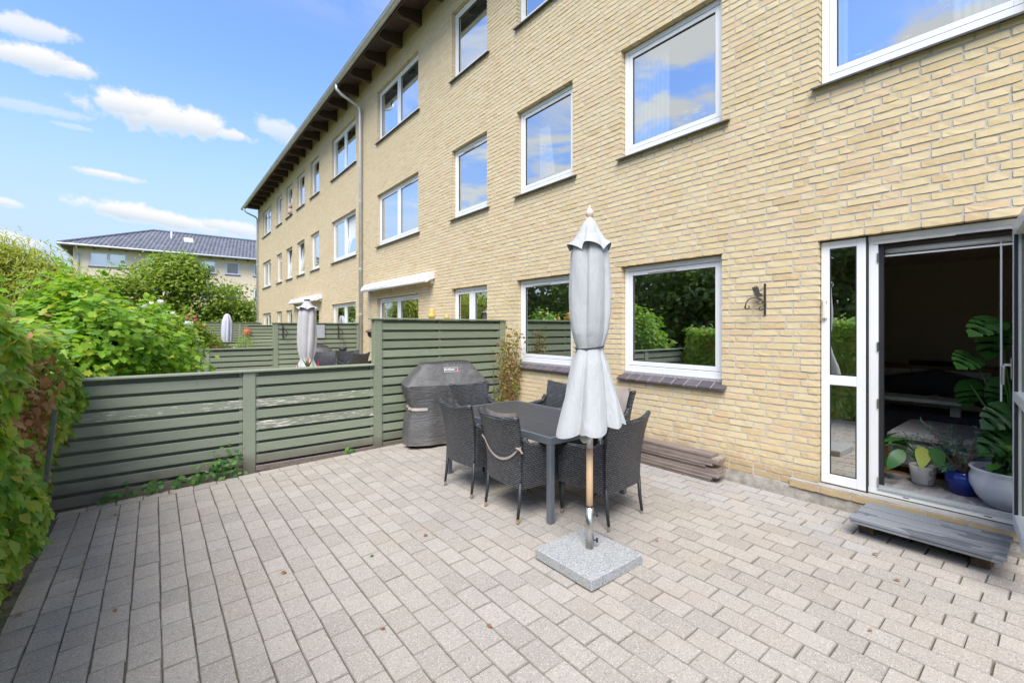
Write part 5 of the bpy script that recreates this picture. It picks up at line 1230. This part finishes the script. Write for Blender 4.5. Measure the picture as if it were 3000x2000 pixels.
mh = [(0, .06), (.14, -.05), (.30, -.02), (.43, .10), (.50, .26), (.50, .36), (.17, .33), (.49, .44), (.46, .58), (.15, .49), (.42, .66), (.34, .80), (.12, .66), (.26, .88), (.12, .97), (0, 1.06)]; mon = mh + [(-x, y) for x, y in mh[::-1]]
def leaf_mesh(outl, L, w_, curl, mat): V, Fc = big_leaf(outl, L, w_, curl); me = arr_mesh('leaf', V, Fc, True); me.materials.append(MATS[mat]); return me
c = (5.30, .86); pl1 = pot_plant('potted_peace_lily', 'peace lily in a small white flower-relief pot inside the door', [(.055, 0), (.072, .01), (.085, .09), (.094, .165), (.088, .168), (.082, .15)], c, 'ceramic_pattern', .145)
for zc_, rr in ((.12, .022), (.04, .017)):
    for k in range(5):
        a = 2 * pi * k / 5; p_ = Vector((c[0] - .062 - .10 * (zc_ - .0) * .1, c[1], 0)); dirx = Vector((-ST, -CT, 0)); side = Vector((CT, -ST, 0)); ctr = Vector((c[0], c[1], FZ + .0105 + zc_)) + dirx * (.073 + .016 * (zc_ / .12)); q = ctr + side * rr * math.cos(a) + Vector((0, 0, rr * math.sin(a)))
        part('flower_relief', MB().lathe([(.001, -.004), (.010, -.003), (.010, .003), (.001, .004)], 8).move(Matrix.Translation(q) @ dirx.to_track_quat('Z', 'Y').to_matrix().to_4x4()), 'relief_brown', pl1)
lm_ = [leaf_mesh(lily, 1, .55, .35, 'house_plant_leaf') for _ in range(1)]; s = MB()
for k in range(17):
    a = k * 2.4; el = random.uniform(.35, 1.1); ln = random.uniform(.16, .34); b = Vector((c[0], c[1], FZ + .15)); e = b + Vector((math.cos(a) * ln * math.cos(el) * .9, math.sin(a) * ln * math.cos(el) * .9, ln * math.sin(el)))
    s.tube([b, b.lerp(e, .5) + Vector((0, 0, .03)), e], .004, 5); d = Vector((math.cos(a), math.sin(a), random.uniform(-.9, .1)))
    V, Fc = big_leaf(lily, random.uniform(.15, .22), .13, .3); me = arr_mesh('leaf', V, Fc, True); me.materials.append(MATS['willow_leaf' if k == 4 else 'house_plant_leaf']); put_leaf(pl1, me, e, d, (0, 0, 1) if d.z > -.5 else (-.7, -.4, .6), 'house_plant_leaf')
part('stalks', s, 'ivy_leaf', pl1)
c = (5.24, .60); pl2 = pot_plant('potted_conifer', 'bluish conifer in a glossy blue glazed pot inside the door', [(.062, 0), (.075, .012), (.105, .07), (.116, .12), (.112, .155), (.094, .175), (.100, .19), (.092, .185)], c, 'glaze_blue', .165)
s = MB(); P = []; U = []
for k in range(26):
    a = random.uniform(0, 2 * pi); b = Vector((c[0], c[1], FZ + .17)); e = b + Vector((math.cos(a) * random.uniform(.08, .34), math.sin(a) * random.uniform(.08, .34), random.uniform(.06, .40))); s.tube([b, b.lerp(e, .5) + Vector((0, 0, .05)), e], [.006, .004, .002], 5)
    for q in range(46):
        f_ = random.uniform(.25, 1.05); p = b.lerp(e, f_) + Vector((0, 0, .05 * 4 * f_ * (1 - f_))); P.append(tuple(p)); d = (e - b).normalized() * .6 + Vector(unit(1)[0].tolist()); U.append(tuple(d))
part('twigs', s, 'twig', pl2); P = np.array(P); leaves('needles', SLIM, P, unit(len(P)), .045, 'conifer_needle', pl2, np.array(U))
c = (5.10, .335); pl3 = pot_plant('potted_monstera', 'monstera in a big glossy white round pot at the door', [(.105, 0), (.13, .01), (.185, .08), (.218, .16), (.220, .22), (.205, .265), (.222, .285), (.218, .295), (.195, .29), (.188, .26)], c, 'ceramic_white', .25)
s = MB(); base = Vector((c[0], c[1], FZ + .26))
mons = [((2850, 1040), 5.30, .24, (-1, .15, -.25), (-.35, -.5, .75)), ((2925, 945), 5.2, .30, (.05, .1, -1), (-.8, -.55, .2)), ((2925, 935), 5.25, .26, (-.9, .5, -.35), (-.4, -.3, .8)), ((2835, 1115), 5.3, .24, (.1, -.1, -1), (-.75, -.6, .15)), ((2940, 1110), 5.2, .22, (-.2, .2, -1), (-.7, -.6, .3)),
        ((2965, 1195), 5.1, .24, (-.8, .6, -.6), (-.5, -.5, .7)), ((2960, 1265), 5.12, .26, (-.9, .6, -.7), (-.5, -.5, .7))]
for k, ((u, v), x_, L, d, nr) in enumerate(mons):
    p = at_x(u, v, x_); s.tube([base + Vector((random.gauss(0, .03), random.gauss(0, .03), 0)), base.lerp(p, .5) + Vector((.06, -.03, .05)), p], [.012, .009, .005], 6)
    V, Fc = big_leaf(mon, L, L * .86, .22); me = arr_mesh('leaf', V, Fc, True); me.materials.append(MATS['house_plant_leaf']); put_leaf(pl3, me, p, d, nr, 'house_plant_leaf')
for k in range(16):
    a = random.uniform(1.5, 4.6); e = base + Vector((math.cos(a) * random.uniform(.05, .26), math.sin(a) * random.uniform(.03, .25), random.uniform(.05, .3))); V, Fc = big_leaf(lily, random.uniform(.09, .13), .08, .2); me = arr_mesh('leaf', V, Fc, True); me.materials.append(MATS['ivy_leaf']); s.tube([base, e], .003, 4); put_leaf(pl3, me, e, (math.cos(a), math.sin(a), -.1), (0, 0, 1), 'ivy_leaf')
for k in range(4): s.tube([base + Vector((-.06 + .03 * k, .03 * math.sin(k), -.01)), base + Vector((-.07 + .035 * k, .04 * math.sin(k), .03))], .014, 8)
part('stalks', s, 'ivy_leaf', pl3)
tag(part('blind_cord', MB().tube([(W + .16, .36, 2.30), (W + .16, .36, 1.12)], .006, 6), 'blind'), 'thin pale blind rod hanging in the open doorway', 'blind rod')
bl = thing('roller_blind', (W + .16, .6, 2.29), 'rolled-up blind with tape along the top of the doorway', 'blind'); part('roll', MB().tube([(W + .165, .22, 2.31), (W + .165, 1.03, 2.31)], .024, 10), 'cabinet_white', bl, True); part('bottom_bar', MB().box(W + .15, W + .165, .22, 1.03, 2.262, 2.276), 'blind', bl)

# ------------------------------------------------------------------ kitchen, curtains, window-sill things
kc = thing('kitchen_cabinets', (6.4, 6.1, .264), 'white kitchen wall cabinets seen through the window left of the parasol', 'cabinets')
part('wall_unit', MB().box(W + .5, W + 3.6, 5.86, 6.18, 1.72, 2.5, .003), 'room_white', kc)
for k in range(5): part('cabinet_door', MB().box(W + .505 + k * .62, W + 1.115 + k * .62, 5.842, 5.858, 1.73, 2.49, .002), 'room_white', kc)
part('base_unit', MB().box(W + .5, W + 3.6, 5.58, 6.18, .264, 1.14, .003), 'cabinet_wood', kc); part('worktop', MB().box(W + .45, W + 3.6, 5.56, 6.18, 1.141, 1.18, .003), 'slat_charcoal', kc)
kd_ = thing('inner_door', (9.10, 3.2, .264), 'white room door with black handle at the back of the kitchen', 'door'); part('leaf', MB().box(9.055, 9.10, 2.9, 3.75, .264, 2.3, .004), 'cabinet_white', kd_); part('handle', MB().tube([(9.05, 3.66, 1.32), (9.0, 3.66, 1.32), (9.0, 3.54, 1.32)], .012, 8).box(9.048, 9.054, 3.64, 3.68, 1.16, 1.4), 'iron', kd_)
cl_ = tag(part('wall_calendar', MB().box(W + .75, W + 1.02, 4.145, 4.15, 1.15, 1.95), 'calendar_print'), 'long wall calendar with a picture, seen through the wide kitchen window', 'calendar')
pm = thing('partition_panel', (W + .35, 4.2, .264), 'white partition panel beside the wide kitchen window', 'panel'); part('panel', MB().box(W + .31, W + 1.6, 4.152, 4.22, .264, 2.64), 'room_white', pm)
def curtain(y0, y1, z0, z1, label, x=W + .19, amp=.018, waves=9, mat='curtain', taper=0.0, group='curtains and blinds'):
    def fn(a, b):
        yy = y0 + (y1 - y0) * a; yy += taper * (b) * (1 - a) * (y1 - y0)
        return (x + amp * math.sin(a * waves * 2 * pi) * (.6 + .4 * b), yy, z0 + (z1 - z0) * b)
    m = MB(); m.grid(fn, waves * 10, 6); return tag(part('curtain', m, mat, None, True), label, 'curtain', group)
F1, F1b, F2b = ZL + 42 * CP, ZL + 21 * CP, ZL + 63 * CP
curtain(3.10, 3.66, F1b + .02, F1 + .1, 'white pleated curtain in the first-floor window right of the parasol top')
curtain(1.30, 1.47, F1b + .02, F1 + .1, 'narrow white curtain at the left of the top right window', waves=4); curtain(.18, .62, F1b + .02, F1 + .1, 'wide white lace curtain in the top right window', waves=8)
curtain(5.10, 5.45, F1b + .25, F1 - .35, 'short tapering white curtain in the first-floor window above the parasol', waves=5, taper=.35)
def blind(o, z0, label, slat=True, x=W + .175, mat='blind'):
    t = thing('venetian_blind' if slat else 'roller_blind', (x, (o[0] + o[1]) / 2, o[2]), label, 'blind', 'curtains and blinds'); z1 = o[3] - .07
    if slat:
        m = MB(); k = 0
        while z1 - k * .026 > z0: m.quad((x - .012, o[0] + .07, z1 - k * .026), (x + .010, o[0] + .07, z1 - k * .026 - .018), (x + .010, o[1] - .07, z1 - k * .026 - .018), (x - .012, o[1] - .07, z1 - k * .026)); k += 1
        part('slats', m, mat, t, kind='stuff')
    else: part('cloth', MB().quad((x, o[0] + .05, z0), (x, o[1] - .05, z0), (x, o[1] - .05, z1), (x, o[0] + .05, z1)), mat, t)
    part('bottom_rail', MB().box(x - .012, x + .012, o[0] + .06, o[1] - .06, z0 - .02, z0), mat, t)
blind(op(3, 1), op(3, 1)[2] + .22, 'white venetian blind in the first-floor window left of the parasol top'); blind(op(3, 2), op(3, 2)[2] + .05, 'white venetian blind in the second-floor window at the top of the photo')
blind(op(4, 1), op(4, 1)[2] + .12, 'white blind behind the wide first-floor window above the awning', False); blind(op(5, 1), op(5, 1)[2] + .12, 'white blind behind the wide tilted window left of the downpipe', False)
blind(op(4, 2), op(4, 2)[2] + .35, 'half-drawn pale curtain panel in the wide second-floor window', False); blind(op(6, 1), op(6, 1)[2] + .4, 'pale blind in the narrow first-floor window left of the tilted one', False)
for i, k in enumerate((6, 7, 8, 9, 10, 5)): blind(op(k, 2), op(k, 2)[2] + .08, 'pale blind in second-floor window column %s from the downpipe' % ['second', 'third', 'fourth', 'fifth', 'last', 'first'][i], False)
def sill_flowers(y, z, n_, h, w_, label, x=W + .25):
    t = thing('flower_arrangement', (x, y, z), label, 'flowers', 'flowers on the window sills'); s = MB(); s.lathe([(.03, z), (.05, z + .04), (.035, z + .10), (.03, z + .11)], 12, (x, y)); part('vase', s, 'ceramic_white', t); s = MB()
    for k in range(n_):
        a = random.uniform(-1, 1); e = Vector((x + random.gauss(0, .04), y + a * w_, z + h * (1 - .45 * a * a) * random.uniform(.7, 1.05))); s.tube([(x, y, z + .1), (x, (y + e.y) / 2, (z + e.z) / 2 + .05), e], .002, 4)
        k_ = 7; ang = np.linspace(0, 2 * pi, k_, endpoint=False); Nn = np.stack([np.cos(ang) * .6 - .5, np.sin(ang) * .6, np.ones(k_)], 1); Uu = np.stack([np.cos(ang), np.sin(ang), np.full(k_, -.25)], 1)
        me = scatter('blossom', TUFT, np.repeat(np.array(e)[None], k_, 0) - np.array(wloc(t)), rot_basis(Nn, Uu), np.full(k_, .048)); me.materials.append(MATS['white_petal']); part('blossom', me, 'white_petal', t)
    part('stalks', s, 'ivy_leaf', t)
sz = F1b + .05
sill_flowers(.72, sz, 12, .46, .24, 'white flowers in a vase in the top right window'); sill_flowers(1.18, sz, 8, .20, .12, 'low white flowers at the left of the top right window', W + .22); sill_flowers(2.86, sz, 11, .36, .20, 'white flowers in the first-floor window right of the parasol top'); sill_flowers(3.35, sz, 9, .2, .14, 'low white flowers below the pleated curtain', W + .22); sill_flowers(2.5, sz, 6, .26, .06, 'white flowers at the right of the pleated-curtain window', W + .22)
ty = thing('plush_toy', (W + .06, 21.85, op(8, 2)[2] + .06), 'plush toy sitting in a far second-floor window', 'toy'); part('body', MB().lathe([(.02, .0), (.14, .04), (.16, .16), (.10, .28), (.02, .30)], 14).move(Matrix.Translation((W + .06, 21.85, op(8, 2)[2] + .05))), 'toy_plush', ty, True); part('head', MB().lathe([(.01, .0), (.10, .05), (.12, .13), (.08, .22), (.01, .25)], 14).move(Matrix.Translation((W + .05, 21.85, op(8, 2)[2] + .33))), 'toy_plush', ty, True)

# ------------------------------------------------------------------ on and beside the neighbours' gardens
def awning(y0, y1, z, label):
    t = thing('awning', (W - .1, (y0 + y1) / 2, z - .12), label, 'awning', 'white awnings on the wall'); pr = [(-.005, .02), (-.005, .13), (-.06, .165), (-.13, .155), (-.22, .07), (-.255, .0), (-.25, -.045), (-.22, -.07), (-.17, -.06), (-.12, -.02), (-.06, 0)]
    part('cassette', MB().prism([(W + a, z + b) for a, b in pr], 'y', y0, y1), 'awning_white', t); part('front_bar', MB().tube([(W - .225, y0 + .02, z - .04), (W - .225, y1 - .02, z - .04)], .034, 10), 'awning_white', t, True)
    for y in (y0 - .012, y1): part('end_cap', MB().prism([(W + a * 1.02, z + b * 1.04) for a, b in pr], 'y', y, y + .012), 'awning_white', t)
    for y in (y0 + .06, y1 - .06): part('wall_mount', MB().box(W - .07, W - .002, y - .03, y + .03, z - .085, z + .01), 'zinc', t)
awning(8.62, 12.32, 2.70, 'long white closed awning right of the downpipe'); awning(16.9, 20.9, 2.70, "white closed awning behind the neighbour's parasol top")
tag(part('awning_crank', MB().tube([(W - .06, 12.25, 2.62), (W - .05, 12.26, .9)], .008, 6), 'zinc'), 'thin crank rod hanging below the long white awning', 'crank')
def mini_chair(x, y, rz_, lab_):
    t = dup(protos[0]); t.location = (x, y, .20); t.rotation_euler = (0, 0, rz_); t['label'] = lab_; t['group'] = "chairs on the neighbour's terrace"
mini_chair(3.05, 10.9, pi - .3, "neighbour's black wicker chair right of the mauve parasol, leftmost of its row"); mini_chair(3.45, 10.2, .5, "neighbour's black wicker chair with only its low back edge showing"); mini_chair(3.75, 11.0, pi, "neighbour's black wicker chair below the hanging pot"); mini_chair(4.22, 10.6, pi / 2 + .4, "neighbour's black wicker chair beside the green fence post")
ng = thing('covered_grill', (3.35, 12.3, .20), "neighbour's grill under a dark cover beside the mauve parasol", 'grill'); part('cover', MB().lathe([(.42, .0), (.40, .5), (.42, .82), (.36, .95), (.22, 1.12), (.05, 1.18)], 16, (3.35, 12.3), lambda r, z, a: (r * .9 * (1 + .12 * math.cos(2 * a)), z * .88 + .20)), 'grill_cover', ng, True)
hp = thing('hanging_pot', (4.12, 12.80, .98), 'small black pot hanging on wires at the tall far fence', 'pot'); part('pot', MB().lathe([(.06, .96), (.10, 1.04), (.115, 1.10), (.10, 1.10)], 16, (4.12, 12.80)), 'pot_black', hp, True)
part('wires', MB().tube([(4.02, 12.80, 1.10), (4.12, 12.86, 1.42)], .004, 5).tube([(4.22, 12.80, 1.10), (4.12, 12.86, 1.42)], .004, 5).tube([(4.12, 12.72, 1.10), (4.12, 12.86, 1.42)], .004, 5), 'iron', hp)
for x, lb_ in ((2.63, 'black iron hook on the left of the far tall fence'), (4.05, 'black iron hook above the hanging pot')):
    t = thing('fence_hook', (x, 12.95, 1.45), lb_, 'hook', 'iron hooks on the far fence'); part('back_bar', MB().box(x - .015, x + .015, 12.957, 12.966, 1.38, 1.72), 'iron', t); part('arm', MB().tube([(x, 12.955, 1.68), (x + .05, 12.87, 1.62), (x + .10, 12.85, 1.50), (x + .05, 12.90, 1.42), (x + .01, 12.95, 1.45)], .008, 6), 'iron', t)
nt = thing('notice_plate', (3.57, 12.96, 1.45), 'grey plate with lines of writing on the far tall fence', 'sign'); part('plate', MB().box(3.46, 3.68, 12.955, 12.967, 1.38, 1.74, .002), 'notice_plate', nt)
for k in range(9): part('text_line', MB().box(3.485, 3.655 - .03 * (k % 3), 12.9530, 12.9548, 1.69 - k * .034, 1.702 - k * .034), 'pale_line', nt)
so = thing('sun_ornament', (2.74, 20.0, 1.2), 'red terracotta sun ornament on the far fence post', 'ornament'); sp = MB(); sp.lathe([(.001, .0), (.085, .01), (.10, .03), (.08, .05), (.001, .06)], 20).move(Matrix.Translation((2.80, 20.15, 1.52)) @ Matrix.Rotation(pi / 2, 4, 'X')); part('face', sp, 'terracotta', so, True)
for k in range(12): a = k * pi / 6; part('ray', MB().prism([(2.80 + .10 * math.cos(a - .2), 1.52 + .10 * math.sin(a - .2)), (2.80 + .165 * math.cos(a), 1.52 + .165 * math.sin(a)), (2.80 + .10 * math.cos(a + .2), 1.52 + .10 * math.sin(a + .2))], 'y', 20.10, 20.14), 'terracotta', so)
for (x, hgt, lb_) in ((3.335, .16, 'larger amber figurine peeping over the tall fence'), (3.60, .075, 'smaller amber figurine peeping over the tall fence')):
    tag(part('figurine', MB().lathe([(.03, 0), (.055, hgt * .12), (.06, hgt * .35), (.035, hgt * .55), (.045, hgt * .75), (.02, hgt * .97), (.004, hgt)], 12, (x, YF + .06), lambda r, z, a: (r * (1 + .2 * math.sin(4 * a)) * min(1, hgt / .13), z + 1.801)), 'amber', None, True), lb_, 'ornament', 'amber figurines on the fence')
pb = at_x(1086, 975, 4.45); hb_ = thing('wall_basket', (pb.x, pb.y, pb.z - .12), 'small brown basket lamp hanging by the downpipe', 'basket'); part('bowl', MB().lathe([(.02, -.12), (.07, -.08), (.09, .0), (.085, .01)], 14).move(Matrix.Translation(pb)), 'pot_black', hb_, True); part('lid', MB().lathe([(.12, .0), (.13, .03), (.08, .08), (.02, .09)], 14).move(Matrix.Translation(pb + Vector((0, 0, .012)))), 'basket_brown', hb_, True); part('hook_arm', MB().tube([pb + Vector((0, 0, .1)), pb + Vector((.12, 0, .3)), Vector((W - .01, pb.y, pb.z + .3))], .006, 6), 'iron', hb_)
br_g = thing('bromeliad', (1.62, 6.45, .9), 'red and green plant peeping over the low fence cap', 'plant'); m_ = []
n_ = 14; a = RNG.uniform(0, 6.28, n_); P = np.repeat(np.array([[1.60, 6.40, 1.10]]), n_, 0); U = np.stack([np.cos(a) * .6, np.sin(a) * .6, np.ones(n_)], 1); N = np.stack([np.cos(a), np.sin(a), np.full(n_, .4)], 1); leaves('foliage', SLIM, P, N, .15, 'ivy_leaf', br_g, U); part('spike', MB().tube([(1.60, 6.40, 1.12), (1.61, 6.40, 1.26)], [.012, .003], 6).tube([(1.48, 6.42, 1.12), (1.48, 6.42, 1.22)], [.01, .002], 6).tube([(1.74, 6.42, 1.12), (1.74, 6.42, 1.22)], [.01, .002], 6), 'logo_red', br_g); part('pot', MB().lathe([(.09, .0), (.13, .3), (.12, .3)], 14, (1.60, 6.40)).move(Matrix.Translation((0, 0, .80))), 'terracotta', br_g); part('stand', MB().box(1.5, 1.7, 6.30, 6.5, -.06, .80), 'fence_paint', br_g)
